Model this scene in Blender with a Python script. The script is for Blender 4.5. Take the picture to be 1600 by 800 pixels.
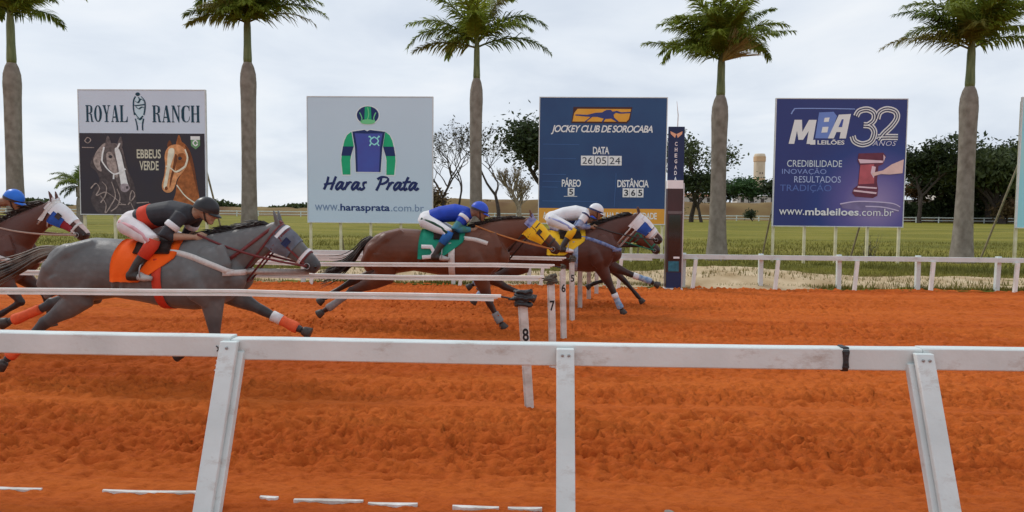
import bpy, bmesh, math, random
import numpy as np
from mathutils import Vector, Matrix
from mathutils.bvhtree import BVHTree
from mathutils.geometry import tessellate_polygon

for _o in list(bpy.data.objects):
    bpy.data.objects.remove(_o)
scn = bpy.context.scene
COL = scn.collection
R = math.radians
rnd = random.Random(11)

# ------------------------------------------------------------------ camera
cam_d = bpy.data.cameras.new('camera')
cam = bpy.data.objects.new('camera', cam_d)
COL.objects.link(cam)
cam_d.sensor_width = 36.0
cam_d.lens = 1155 / 1600 * 36
cam_d.clip_start = 0.05
cam_d.clip_end = 6000
cam.matrix_world = (Matrix.Translation((0, 0, 1.65)) @ Matrix.Rotation(R(2.0), 4, 'Z')
                    @ Matrix.Rotation(math.pi / 2 - math.atan(70.4 / 1155), 4, 'X') @ Matrix.Rotation(0.0095, 4, 'Z'))
scn.camera = cam

# ------------------------------------------------------------------ sky, sun, exposure
SUN_EL, SUN_AZ = R(44), R(302)          # veiled sun beyond the course to the left (azimuth from +Y, clockwise)
w = bpy.data.worlds.new('World')
scn.world = w
w.use_nodes = True
nt = w.node_tree
nt.nodes.clear()
N = nt.nodes.new
L = nt.links.new
out = N('ShaderNodeOutputWorld')
sky = N('ShaderNodeTexSky')
sky.sky_type = 'NISHITA'
sky.sun_disc = False
sky.sun_elevation = SUN_EL
sky.sun_rotation = SUN_AZ
bg1 = N('ShaderNodeBackground')
bg1.inputs[1].default_value = 0.09
L(sky.outputs[0], bg1.inputs[0])
tc = N('ShaderNodeTexCoord')
sep = N('ShaderNodeSeparateXYZ')
L(tc.outputs['Generated'], sep.inputs[0])
zc = N('ShaderNodeMath'); zc.operation = 'MAXIMUM'; zc.inputs[1].default_value = 0.0
L(sep.outputs[2], zc.inputs[0])
za = N('ShaderNodeMath'); za.operation = 'ADD'; za.inputs[1].default_value = 0.22
L(zc.outputs[0], za.inputs[0])
dv = N('ShaderNodeVectorMath'); dv.operation = 'DIVIDE'
cb = N('ShaderNodeCombineXYZ')
for i in range(3):
    L(za.outputs[0], cb.inputs[i])
L(tc.outputs['Generated'], dv.inputs[0])
L(cb.outputs[0], dv.inputs[1])
n1 = N('ShaderNodeTexNoise')
n1.inputs['Scale'].default_value = 1.5
n1.inputs['Detail'].default_value = 7
n1.inputs['Roughness'].default_value = 0.52
n1.inputs['Distortion'].default_value = 0.35
L(dv.outputs[0], n1.inputs['Vector'])
cr = N('ShaderNodeValToRGB')
e = cr.color_ramp.elements
e[0].position, e[0].color = 0.33, (0.68, 0.75, 0.855, 1)
e[1].position, e[1].color = 0.68, (0.92, 0.955, 1.0, 1)
m_ = e.new(0.5); m_.color = (0.805, 0.865, 0.945, 1)
L(n1.outputs['Fac'], cr.inputs[0])
bg2 = N('ShaderNodeBackground')
bg2.inputs[1].default_value = 1.0
L(cr.outputs[0], bg2.inputs[0])
mx = N('ShaderNodeMixShader')
mx.inputs[0].default_value = 0.93        # closed cloud cover, a trace of clear sky behind it
L(bg1.outputs[0], mx.inputs[1])
L(bg2.outputs[0], mx.inputs[2])
L(mx.outputs[0], out.inputs[0])

sd = bpy.data.lights.new('sun', 'SUN')
sd.energy = 1.4
sd.angle = R(11)
sd.color = (1.0, 0.96, 0.90)
so = bpy.data.objects.new('sun', sd)
COL.objects.link(so)
sdir = Vector((math.sin(SUN_AZ) * math.cos(SUN_EL), math.cos(SUN_AZ) * math.cos(SUN_EL), math.sin(SUN_EL)))
so.rotation_euler = sdir.to_track_quat('Z', 'Y').to_euler()
so.location = (0, -10, 30)

scn.view_settings.view_transform = 'Standard'
scn.view_settings.look = 'None'
scn.view_settings.exposure = 0.0
scn.view_settings.gamma = 1.0
scn.view_settings.use_curve_mapping = False

# ------------------------------------------------------------------ materials
def lin(c):
    c = c / 255.0
    return c / 12.92 if c <= 0.04045 else ((c + 0.055) / 1.055) ** 2.4

def S(r, g, b, k=1.0):
    return tuple(min(0.86, lin(v) * k) for v in (r, g, b))

MATS = {}

def mat(name, col, rough=0.6, var=0.12, scale=12.0, bump=0.0, bscale=None, spec=0.3, metal=0.0, col2=None, detail=5,
        stretch=(1, 1, 1), sheen=0.0, coat=0.0, coords='Object', fac=0.5, leaf=0.0):
    """Principled surface with a noise-driven colour variation and fine relief."""
    if name in MATS:
        return MATS[name]
    m = bpy.data.materials.new(name)
    m.use_nodes = True
    t = m.node_tree
    p = t.nodes['Principled BSDF']
    p.inputs['Roughness'].default_value = rough
    p.inputs['Specular IOR Level'].default_value = spec
    p.inputs['Metallic'].default_value = metal
    p.inputs['Sheen Weight'].default_value = sheen
    p.inputs['Coat Weight'].default_value = coat
    tx = t.nodes.new('ShaderNodeTexCoord')
    mp = t.nodes.new('ShaderNodeMapping')
    mp.inputs['Scale'].default_value = stretch
    t.links.new(tx.outputs[coords], mp.inputs[0])
    nz = t.nodes.new('ShaderNodeTexNoise')
    nz.inputs['Scale'].default_value = scale
    nz.inputs['Detail'].default_value = detail
    t.links.new(mp.outputs[0], nz.inputs['Vector'])
    rp = t.nodes.new('ShaderNodeValToRGB')
    a = tuple(c * (1 - var) for c in col)
    b = col2 if col2 else tuple(min(1, c * (1 + var)) for c in col)
    rp.color_ramp.elements[0].position = fac - 0.2
    rp.color_ramp.elements[0].color = (*a, 1)
    rp.color_ramp.elements[1].position = fac + 0.2
    rp.color_ramp.elements[1].color = (*b, 1)
    t.links.new(nz.outputs['Fac'], rp.inputs[0])
    t.links.new(rp.outputs[0], p.inputs['Base Color'])
    if bump:
        nb = t.nodes.new('ShaderNodeTexNoise')
        nb.inputs['Scale'].default_value = bscale or scale * 3
        nb.inputs['Detail'].default_value = 6
        t.links.new(mp.outputs[0], nb.inputs['Vector'])
        bm_ = t.nodes.new('ShaderNodeBump')
        bm_.inputs['Strength'].default_value = bump
        bm_.inputs['Distance'].default_value = 0.02
        t.links.new(nb.outputs['Fac'], bm_.inputs['Height'])
        t.links.new(bm_.outputs[0], p.inputs['Normal'])
    if leaf:
        tr = t.nodes.new('ShaderNodeBsdfTranslucent')
        t.links.new(rp.outputs[0], tr.inputs[0])
        ms = t.nodes.new('ShaderNodeMixShader'); ms.inputs[0].default_value = leaf
        t.links.new(p.outputs[0], ms.inputs[1]); t.links.new(tr.outputs[0], ms.inputs[2])
        t.links.new(ms.outputs[0], t.nodes['Material Output'].inputs[0])
    MATS[name] = m
    return m

# ------------------------------------------------------------------ mesh helpers
def build(name, verts, faces, material, parent=None, smooth=False, kind=None):
    me = bpy.data.meshes.new(name)
    me.from_pydata([tuple(v) for v in verts], [], faces)
    me.update()
    if smooth:
        me.polygons.foreach_set('use_smooth', [True] * len(me.polygons))
    return put(name, me, material, parent, kind)

def put(name, me, material, parent=None, kind=None):
    o = bpy.data.objects.new(name, me)
    COL.objects.link(o)
    if material is not None and len(me.materials) == 0:
        me.materials.append(material)
    if parent is not None:
        o.parent = parent
    if kind:
        o['kind'] = kind
    return o

def tag(o, label, cat, group=None):
    o['label'] = label
    o['category'] = cat
    if group:
        o['group'] = group
    return o

def thing(name, label, cat, loc=(0, 0, 0), rz=0.0, group=None):
    o = bpy.data.objects.new(name, None)
    COL.objects.link(o)
    o.empty_display_size = 0.2
    o.location = loc
    o.rotation_euler = (0, 0, rz)
    return tag(o, label, cat, group)

class MB:
    def __init__(s):
        s.v, s.f = [], []

    def add(s, verts, faces):
        n = len(s.v)
        s.v.extend([tuple(v) for v in verts])
        s.f.extend([tuple(i + n for i in f) for f in faces])

    def box(s, x0, x1, y0, y1, z0, z1):
        s.add([(x0, y0, z0), (x1, y0, z0), (x1, y1, z0), (x0, y1, z0), (x0, y0, z1), (x1, y0, z1), (x1, y1, z1), (x0, y1, z1)],
              [(0, 3, 2, 1), (4, 5, 6, 7), (0, 1, 5, 4), (1, 2, 6, 5), (2, 3, 7, 6), (3, 0, 4, 7)])

    def beam(s, p, q, wx, wy):
        """straight square-section bar, section axis-aligned in x / y (for near-vertical) or y / z (for near-horizontal)"""
        p, q = Vector(p), Vector(q)
        d = (q - p).normalized()
        u = Vector((1, 0, 0)) if abs(d.x) < 0.7 else Vector((0, 0, 1))
        v = Vector((0, 1, 0))
        V = []
        for c in (p, q):
            for a, b in ((-1, -1), (1, -1), (1, 1), (-1, 1)):
                V.append(c + u * (a * wx / 2) + v * (b * wy / 2))
        s.add(V, [(0, 3, 2, 1), (4, 5, 6, 7), (0, 1, 5, 4), (1, 2, 6, 5), (2, 3, 7, 6), (3, 0, 4, 7)])

    def tube(s, pts, rad, n=10, cap=True, p=2.0, ref=Vector((0, 1, 0))):
        """rings along a path; rad = list of r or (side, other)"""
        pts = [Vector(q) for q in pts]
        rings = []
        k = len(pts)
        for i in range(k):
            t = (pts[min(i + 1, k - 1)] - pts[max(i - 1, 0)])
            t = t.normalized() if t.length > 1e-9 else Vector((1, 0, 0))
            sd_ = ref - t * ref.dot(t)
            if sd_.length < 0.15:
                r2 = Vector((1, 0, 0)) if abs(t.x) < 0.8 else Vector((0, 0, 1))
                sd_ = r2 - t * r2.dot(t)
            sd_.normalize()
            up = t.cross(sd_)
            r = rad[i] if isinstance(rad, (list, tuple)) else rad
            ra, rb = r if isinstance(r, (list, tuple)) else (r, r)
            ring = []
            for j in range(n):
                a = 2 * math.pi * j / n
                c_, s_ = math.cos(a), math.sin(a)
                if p != 2.0:
                    c_ = math.copysign(abs(c_) ** (2 / p), c_)
                    s_ = math.copysign(abs(s_) ** (2 / p), s_)
                ring.append(pts[i] + sd_ * (ra * c_) + up * (rb * s_))
            rings.append(ring)
        s.loft(rings, cap)

    def loft(s, rings, cap=True):
        n = len(rings[0])
        V = [q for r in rings for q in r]
        F = []
        for i in range(len(rings) - 1):
            for j in range(n):
                j2 = (j + 1) % n
                F.append((i * n + j, i * n + j2, (i + 1) * n + j2, (i + 1) * n + j))
        if cap:
            F.append(tuple(range(n - 1, -1, -1)))
            F.append(tuple((len(rings) - 1) * n + j for j in range(n)))
        s.add(V, F)

    def ball(s, c, r, n=12, m=8):
        c = Vector(c)
        rx, ry, rz = r if isinstance(r, (list, tuple)) else (r, r, r)
        rings = []
        for i in range(m + 1):
            ph = math.pi * (i + 0.02) / (m + 0.04)
            rings.append([c + Vector((rx * math.sin(ph) * math.cos(2 * math.pi * j / n), ry * math.sin(ph) * math.sin(2 * math.pi * j / n), rz * math.cos(ph))) for j in range(n)])
        s.loft(rings)

    def obj(s, name, material, parent=None, smooth=False, kind=None):
        return build(name, s.v, s.f, material, parent, smooth, kind)

def clone(o, parent=None, loc=None, rz=None):
    c = o.copy()
    COL.objects.link(c)
    if parent is not None:
        c.parent = parent
    if loc is not None:
        c.location = loc
    if rz is not None:
        c.rotation_euler = (0, 0, rz)
    return c

def fused(mb, voxel, smooth_iter=4, fac=0.5):
    """the lofts of a body grown together into one continuous skin"""
    me = bpy.data.meshes.new('tmp')
    me.from_pydata(mb.v, [], mb.f)
    bm = bmesh.new(); bm.from_mesh(me)
    bmesh.ops.recalc_face_normals(bm, faces=bm.faces)
    bm.to_mesh(me); bm.free()
    o = bpy.data.objects.new('tmp', me)
    COL.objects.link(o)
    r_ = o.modifiers.new('r', 'REMESH')
    r_.mode = 'VOXEL'
    r_.voxel_size = voxel
    r_.use_smooth_shade = True
    if smooth_iter:
        sm = o.modifiers.new('s', 'SMOOTH')
        sm.factor = fac
        sm.iterations = smooth_iter
    dg = bpy.context.evaluated_depsgraph_get()
    res = bpy.data.meshes.new_from_object(o.evaluated_get(dg))
    bpy.data.objects.remove(o)
    bpy.data.meshes.remove(me)
    res.polygons.foreach_set('use_smooth', [True] * len(res.polygons))
    return res

def bvh_of(me):
    return BVHTree.FromPolygons([v.co for v in me.vertices], [tuple(p.vertices) for p in me.polygons])

def lerp(a, b, t):
    return tuple(a[i] + (b[i] - a[i]) * t for i in range(len(a)))

# value noise on numpy arrays
def vnoise(x, y, seed):
    g = np.random.RandomState(seed).rand(256, 256)
    xi, yi = np.floor(x).astype(int), np.floor(y).astype(int)
    fx, fy = x - xi, y - yi
    fx, fy = fx * fx * (3 - 2 * fx), fy * fy * (3 - 2 * fy)
    a, b = g[yi % 256, xi % 256], g[yi % 256, (xi + 1) % 256]
    c, d = g[(yi + 1) % 256, xi % 256], g[(yi + 1) % 256, (xi + 1) % 256]
    return (a + (b - a) * fx) * (1 - fy) + (c + (d - c) * fx) * fy - 0.5

def grid_object(name, xs, ys, zf, material, kind='structure', smooth=True):
    X, Y = np.meshgrid(xs, ys)
    Z = zf(X, Y)
    nx, ny = len(xs), len(ys)
    me = bpy.data.meshes.new(name)
    me.vertices.add(nx * ny)
    me.vertices.foreach_set('co', np.stack([X, Y, Z], -1).astype(np.float32).ravel())
    i = np.arange((nx - 1) * (ny - 1))
    r, c = i // (nx - 1), i % (nx - 1)
    a = r * nx + c
    q = np.stack([a, a + 1, a + nx + 1, a + nx], -1).astype(np.int32).ravel()
    me.loops.add(len(q))
    me.loops.foreach_set('vertex_index', q)
    me.polygons.add(len(i))
    me.polygons.foreach_set('loop_start', (np.arange(len(i)) * 4).astype(np.int32))
    me.update(calc_edges=True)
    me.polygons.foreach_set('use_smooth', [smooth] * len(me.polygons))
    return put(name, me, material, None, kind)

# ================================================================== THE SETTING
def spaced(start, end, step0, grow):
    v = [start]; st = step0
    while v[-1] < end:
        v.append(v[-1] + st); st *= grow
    return v

# --- raked red dirt of the track
def dirt_h(X, Y):
    near = np.clip((Y - 4.35) / 0.5, 0, 1)                       # trampled smooth strip along the near rail
    warp = vnoise(X * 0.7, Y * 0.7, 9) * 0.35
    rows = vnoise(X * 0.45, (Y + warp) * 7.0, 1) * 0.022 + vnoise(X * 2.0, (Y + warp * 0.6) * 21.0, 2) * 0.058
    wx, wy = X + vnoise(X * 5, Y * 5, 51) * 0.12, Y + vnoise(X * 5.3, Y * 5.3, 52) * 0.10
    lumps = np.abs(vnoise(wx * 11 + 3, wy * 19, 3)) * 0.070 + np.abs(vnoise(wx * 21, wy * 33, 4)) * 0.075 + vnoise(wx * 27, wy * 44, 14) * 0.030 - 0.03
    pits = -np.clip(vnoise(wx * 10.0, wy * 20.0, 5) - 0.14, 0, 1) * 0.20
    crumbs = np.clip(vnoise(wx * 24, wy * 31, 6) - 0.16, 0, 1) * 0.075
    broad = vnoise(X * 0.25, Y * 0.9, 7) * 0.012
    calm = 0.62 + 0.45 * np.clip(vnoise(X * 0.10, Y * 1.5, 8) * 2.4 + 0.6, 0, 1)
    track = np.clip(1 - (np.abs(Y - 6.2 - 0.012 * X) / 0.13) ** 2, 0, 1)      # a smoother wheel track
    calm = calm * (1 - 0.8 * track)
    fine = 0.25 + 0.75 * near
    return broad + (rows + lumps + pits + crumbs) * calm * fine

m_dirt = bpy.data.materials.new('red_dirt')
m_dirt.use_nodes = True
t = m_dirt.node_tree
p = t.nodes['Principled BSDF']
p.inputs['Roughness'].default_value = 0.95
p.inputs['Specular IOR Level'].default_value = 0.12
tx = t.nodes.new('ShaderNodeTexCoord')
def tnoise(t, tx, sc, st, detail=6, rough=0.6):
    mp = t.nodes.new('ShaderNodeMapping'); mp.inputs['Scale'].default_value = st
    t.links.new(tx.outputs['Object'], mp.inputs[0])
    n = t.nodes.new('ShaderNodeTexNoise'); n.inputs['Scale'].default_value = sc
    n.inputs['Detail'].default_value = detail; n.inputs['Roughness'].default_value = rough
    t.links.new(mp.outputs[0], n.inputs['Vector'])
    return n
def tramp(t, src, stops):
    r_ = t.nodes.new('ShaderNodeValToRGB')
    el = r_.color_ramp.elements
    while len(el) < len(stops):
        el.new(0.5)
    for i, (ps, c) in enumerate(stops):
        el[i].position = ps; el[i].color = (*c, 1)
    t.links.new(src, r_.inputs[0])
    return r_
def tmix(t, a, b, fac, mode='MIX'):
    m = t.nodes.new('ShaderNodeMix'); m.data_type = 'RGBA'; m.blend_type = mode
    if isinstance(fac, float):
        m.inputs['Factor'].default_value = fac
    else:
        t.links.new(fac, m.inputs['Factor'])
    t.links.new(a, m.inputs['A']); t.links.new(b, m.inputs['B'])
    return m.outputs['Result']
na = tnoise(t, tx, 0.5, (0.25, 2.2, 1), 5)
ra = tramp(t, na.outputs['Fac'], [(0.34, (0.50, 0.098, 0.016)), (0.66, (0.64, 0.152, 0.027))])
nb = tnoise(t, tx, 13.0, (0.7, 1.7, 1), 9, 0.75)
rb = tramp(t, nb.outputs['Fac'], [(0.34, (0.62, 0.50, 0.44)), (0.54, (1, 1, 1))])
mixd = tmix(t, ra.outputs[0], rb.outputs[0], 0.7, 'MULTIPLY')
t.links.new(mixd, p.inputs['Base Color'])
nbm = tnoise(t, tx, 42.0, (0.8, 1.3, 1), 8, 0.72)
bp = t.nodes.new('ShaderNodeBump'); bp.inputs['Strength'].default_value = 1.0; bp.inputs['Distance'].default_value = 0.02
t.links.new(nbm.outputs['Fac'], bp.inputs['Height'])
t.links.new(bp.outputs[0], p.inputs['Normal'])

xr = spaced(5.2, 120, 0.0185, 1.035)
xs = [-v for v in reversed(xr[1:])] + list(np.arange(-5.2, 5.2, 0.0185)) + xr[0:]
ys = [-40, -20, -10, -5, -2, 0, 1.5, 2.5, 3.0, 3.3]
while ys[-1] < 16.42:
    ys.append(ys[-1] + max(0.0125, 0.0040 * ys[-1]))
dirt = grid_object('dirt_track', np.array(xs), np.array(ys), dirt_h, m_dirt)

# --- infield grass
m_grass = bpy.data.materials.new('infield_grass')
m_grass.use_nodes = True
t = m_grass.node_tree
p = t.nodes['Principled BSDF']
p.inputs['Roughness'].default_value = 0.9
p.inputs['Specular IOR Level'].default_value = 0.15
tx = t.nodes.new('ShaderNodeTexCoord')
na = tnoise(t, tx, 0.12, (0.5, 1.4, 1), 7, 0.62)
ra = tramp(t, na.outputs['Fac'], [(0.32, (0.135, 0.135, 0.015)), (0.50, (0.215, 0.195, 0.022)), (0.68, (0.32, 0.26, 0.05))])
nb = tnoise(t, tx, 3.0, (1, 1, 1), 8, 0.7)
rb = tramp(t, nb.outputs['Fac'], [(0.3, (0.62, 0.66, 0.6)), (0.62, (1, 1, 1))])
t.links.new(tmix(t, ra.outputs[0], rb.outputs[0], 0.8, 'MULTIPLY'), p.inputs['Base Color'])
nbm = tnoise(t, tx, 26.0, (1, 1, 1), 8, 0.75)
bp = t.nodes.new('ShaderNodeBump'); bp.inputs['Strength'].default_value = 0.8; bp.inputs['Distance'].default_value = 0.05
t.links.new(nbm.outputs['Fac'], bp.inputs['Height']); t.links.new(bp.outputs[0], p.inputs['Normal'])
xr = spaced(14, 2600, 0.35, 1.11)
xs = [-v for v in reversed(xr)] + list(np.arange(-13.8, 13.9, 0.3)) + xr
ys = spaced(16.3, 2600, 0.22, 1.03)
def grass_h(X, Y):
    k = np.clip((Y - 16.3) / 1.2, 0, 1)
    return k * (vnoise(X * 0.35, Y * 0.35, 21) * 0.10 + vnoise(X * 1.7, Y * 1.7, 22) * 0.05) * np.clip(1.5 - Y / 150, 0.1, 1) + 0.01 * k
grid_object('infield_grass', np.array(xs), np.array(ys), grass_h, m_grass)
# ground behind and beyond the sides of the track
g = MB(); g.add([(-2600, -2600, -0.25), (2600, -2600, -0.25), (2600, 17, -0.25), (-2600, 17, -0.25)], [(0, 1, 2, 3)])
g.obj('ground', m_grass, None, kind='structure')

# --- bare sandy verge behind the far rail
m_sand = mat('sandy_verge', (0.50, 0.35, 0.19), 0.95, 0.2, 1.6, 0.8, 22, 0.1, col2=(0.66, 0.52, 0.34), detail=9)
def sand_h(X, Y):
    u = (Y - 16.15) / 3.6
    prof = np.clip(np.sin(np.clip(u, 0, 1) * math.pi), 0, 1) ** 0.7
    n = vnoise(X * 0.28, Y * 0.5, 31) * 0.20 + vnoise(X * 1.1, Y * 1.3, 32) * 0.12 + vnoise(X * 3.5, Y * 4, 33) * 0.06
    heap = 0.16 * np.exp(-((X - 5.0) / 1.7) ** 2)
    return -0.07 + prof * (0.21 + heap) + n * (0.25 + 0.75 * prof)
grid_object('sandy_verge', np.arange(-26, 26, 0.11), np.arange(16.15, 20.4, 0.09), sand_h, m_sand)

# --- earth bank beyond the infield
m_bank = mat('dry_bank', (0.19, 0.105, 0.055), 0.95, 0.3, 0.10, 0.6, 2.0, 0.1, col2=(0.25, 0.18, 0.08), detail=9)
def bank_h(X, Y):
    hh = 1.9 + 2.4 / (1 + np.exp(-(X + 32) / 4.0))
    u = np.clip((Y - 166) / 9.0, 0, 1)
    n = vnoise(X * 0.10, Y * 0.2, 41) * 1.1 + vnoise(X * 0.45, Y * 0.5, 42) * 0.5
    return -0.15 + (u * u * (3 - 2 * u)) * (hh + n)
grid_object('earth_bank', np.arange(-330, 330, 1.1), np.concatenate([np.arange(165, 178, 0.8), [185, 240, 400, 900]]), bank_h, m_bank)

# --- grass blades (nobody could count them)
def blades(name, label, n, region, hmin, hmax, material, seed, zf=None):
    rs = np.random.RandomState(seed)
    mb = MB()
    V, F = [], []
    for i in range(n):
        x, y = region(rs)
        z = zf(x, y) if zf else 0.0
        h = rs.uniform(hmin, hmax); a = rs.uniform(0, 6.283); b = rs.uniform(0, 6.283); l = h * rs.uniform(0.1, 0.7); wd = h * 0.10 + 0.004
        k = len(V)
        V += [(x - wd * math.cos(a), y - wd * math.sin(a), z - 0.02), (x + wd * math.cos(a), y + wd * math.sin(a), z - 0.02), (x + l * math.cos(b), y + l * math.sin(b), z + h)]
        F.append((k, k + 1, k + 2))
    o = build(name, V, F, material, None, False, 'stuff')
    return tag(o, label, 'grass')
m_blade = mat('grass_blade', (0.14, 0.145, 0.02), 0.8, 0.3, 0.5, col2=(0.27, 0.235, 0.05))
m_dry = mat('dry_blade', (0.34, 0.26, 0.11), 0.85, 0.3, 0.8, col2=(0.20, 0.19, 0.05))
def reg_edge(rs):
    while True:
        x = rs.uniform(-14, 14); c = math.sin(x * 1.3) + math.sin(x * 2.9 + 1) + math.sin(x * 0.55 + 2)
        if rs.rand() < 0.5 + 0.22 * c:
            return x, 16.42 + abs(rs.normal(0, 0.14))
blades('grass', 'fringe of short green grass along the foot of the far rail', 9000, reg_edge, 0.04, 0.13, m_blade, 1)
def reg_field(rs):
    y = 19.2 + (rs.rand() ** 1.6) * 26
    return rs.uniform(-y * 0.8, y * 0.8), y
blades('grass', 'rough olive grass of the infield around the billboard posts', 60000, reg_field, 0.05, 0.17, m_blade, 2)
def reg_sand(rs):
    return rs.uniform(-15, 15), 16.9 + abs(rs.normal(0, 1.0))
blades('grass', 'dry straw coloured tufts on the sandy verge', 5000, reg_sand, 0.04, 0.12, m_dry, 3, lambda x, y: float(max(0, sand_h(np.array([x]), np.array([y]))[0])))

# ================================================================== RAILS
m_white = mat('white_paint_wood', (0.64, 0.70, 0.685), 0.5, 0.08, 3.0, 0.12, 30, 0.35, col2=(0.71, 0.765, 0.75), stretch=(1, 1, 1))
m_white_worn = mat('weathered_white_paint', (0.60, 0.57, 0.51), 0.6, 0.25, 6.0, 0.35, 40, 0.3, col2=(0.78, 0.77, 0.74), detail=9)
def grime(m, amount, scale):
    """mud splashes and worn patches on painted timber"""
    t = m.node_tree; p = t.nodes['Principled BSDF']
    src = p.inputs['Base Color'].links[0].from_socket
    tx = t.nodes.new('ShaderNodeTexCoord')
    n = tnoise(t, tx, scale, (0.5, 1, 1), 10, 0.75)
    r_ = tramp(t, n.outputs['Fac'], [(0.56, (0, 0, 0)), (0.72, (amount,) * 3)])
    c = t.nodes.new('ShaderNodeRGB'); c.outputs[0].default_value = (0.30, 0.19, 0.12, 1)
    t.links.new(tmix(t, src, c.outputs[0], r_.outputs[0]), p.inputs['Base Color'])
grime(m_white, 0.55, 7.0)
grime(m_white_worn, 0.7, 11.0)
m_cream = mat('cream_paint', (0.80, 0.77, 0.70), 0.6, 0.08, 5.0, 0.2, 40, 0.3, col2=(0.86, 0.85, 0.82))
m_black = mat('black_rubber', (0.018, 0.018, 0.02), 0.45, 0.3, 25, 0.4, 60, 0.5)
m_steel = mat('galvanised_steel', (0.32, 0.32, 0.32), 0.45, 0.15, 30, 0.1, 90, 0.5, 0.7)
m_print_black = mat('black_print', (0.02, 0.02, 0.022), 0.6, 0.2, 20)

# near rail: a heavy square rail on posts that lean out towards the viewer
def near_z(x):
    return 0.0
fence = thing('rail_fence', 'white wooden rail fence running across the foreground of the track', 'rail', (0, 4.3, 0))
def rail_piece(x0, x1, zt, sag):
    mb = MB()
    n = 14
    ring = []
    b = 0.006
    prof = [(-0.05, -0.125 + b), (-0.05 + b, -0.125), (0.05 - b, -0.125), (0.05, -0.125 + b), (0.05, -b), (0.05 - b, 0), (-0.05 + b, 0), (-0.05, -b)]
    for i in range(n + 1):
        x = x0 + (x1 - x0) * i / n
        dz = zt + sag * math.sin(math.pi * i / n) + rnd.uniform(-0.0015, 0.0015)
        ring.append([Vector((x, a, dz + c)) for a, c in prof])
    mb.loft(ring)
    return mb.obj('rail', m_white, fence)
rail_piece(-5.70, -1.802, 0.896, 0.004)
rail_piece(-1.798, 2.196, 0.884, -0.004)
rail_piece(2.20, 6.2, 0.890, 0.002)
def post_mesh(name, fx0, fx1):
    mb = MB()
    # channel shaped post: front plate and a flange set back on its right-hand side
    for (x0, x1, y0, y1) in ((-0.052, 0.05, -0.02, 0.02), (fx0, fx1, 0.022, 0.075)):
        z0, z1 = -0.10, 0.862
        zt = z1 if y0 < 0 else 0.80
        V = []
        for z, sh in ((z0, -0.42), (zt, 0.0 if y0 < 0 else -0.02)):
            yy = sh * 1.0
            V += [(x0, y0 + yy, z), (x1, y0 + yy, z), (x1, y1 + yy, z), (x0, y1 + yy, z)]
        mb.add(V, [(0, 3, 2, 1), (4, 5, 6, 7), (0, 1, 5, 4), (1, 2, 6, 5), (2, 3, 7, 6), (3, 0, 4, 7)])
    me = bpy.data.meshes.new(name)
    me.from_pydata(mb.v, [], mb.f); me.update()
    bm = bmesh.new(); bm.from_mesh(me)
    bmesh.ops.bevel(bm, geom=list(bm.edges), offset=0.004, segments=1, affect='EDGES')
    bm.to_mesh(me); bm.free()
    return me
pms = [post_mesh('post', -0.01, 0.078), post_mesh('post', -0.03, 0.03), post_mesh('post', -0.08, 0.01)]
bolt = MB(); bolt.tube([(0, 0, 0), (0, -0.008, 0), (0, -0.011, 0)], [0.0085, 0.0085, 0.005], 8)
bolt_me = None
for i, (x, zo) in enumerate(((-3.70, 0.02), (-1.795, 0.012), (0.166, 0.0), (2.19, 0.004), (4.15, 0.0))):
    po = put('post', pms[0 if x < -1 else 1 if x < 1 else 2], m_white, fence)
    po.location = (x, -0.0725, zo)
    for bx in ((-0.018, 0.018) if i != 1 else (-0.004,)):
        if bolt_me is None:
            b_ = bolt.obj('bolt', m_steel, po); bolt_me = b_.data
        else:
            b_ = put('bolt', bolt_me, m_steel, po)
        b_.location = (bx, -0.0355, 0.828)
clip = MB()
for k in range(3):
    clip.beam((-0.05 - 0.006 * k, 0, -0.03 - 0.028 * k), (-0.015 - 0.006 * k, -0.01, -0.017 - 0.028 * k), 0.009, 0.006)
c_ = clip.obj('splinter', m_white_worn, fence); c_.location = (-1.82, -0.09, 0.79)
hk = MB(); hk.tube([(0.0, -0.002, 0.03), (0.012, -0.006, 0.022), (0.014, -0.006, 0.008), (0.004, -0.002, 0.0)], 0.0035, 6)
h_ = hk.obj('hook', m_black, fence); h_.location = (-1.885, -0.052, 0.81)
# black rubber band round the rail
band = MB()
rings = []
for x, g_ in ((-0.022, 0.003), (-0.017, 0.008), (0.012, 0.008), (0.017, 0.003)):
    rings.append([Vector((x + 0.004 * math.sin(a * 3 + x * 90), math.cos(a) * (0.05 + g_) * (1 / max(abs(math.cos(a)), abs(math.sin(a)))) , -0.0625 + math.sin(a) * (0.0625 + g_) * (1 / max(abs(math.cos(a)), abs(math.sin(a)))))) for a in [2 * math.pi * (j + 0.5) / 16 for j in range(16)]])
band.loft(rings, cap=False)
bo = band.obj('rubber_band', m_black)
tag(bo, 'black rubber band wrapped round the foreground rail', 'band')
bo.location = (1.77, 4.3, 0.882)

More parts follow.
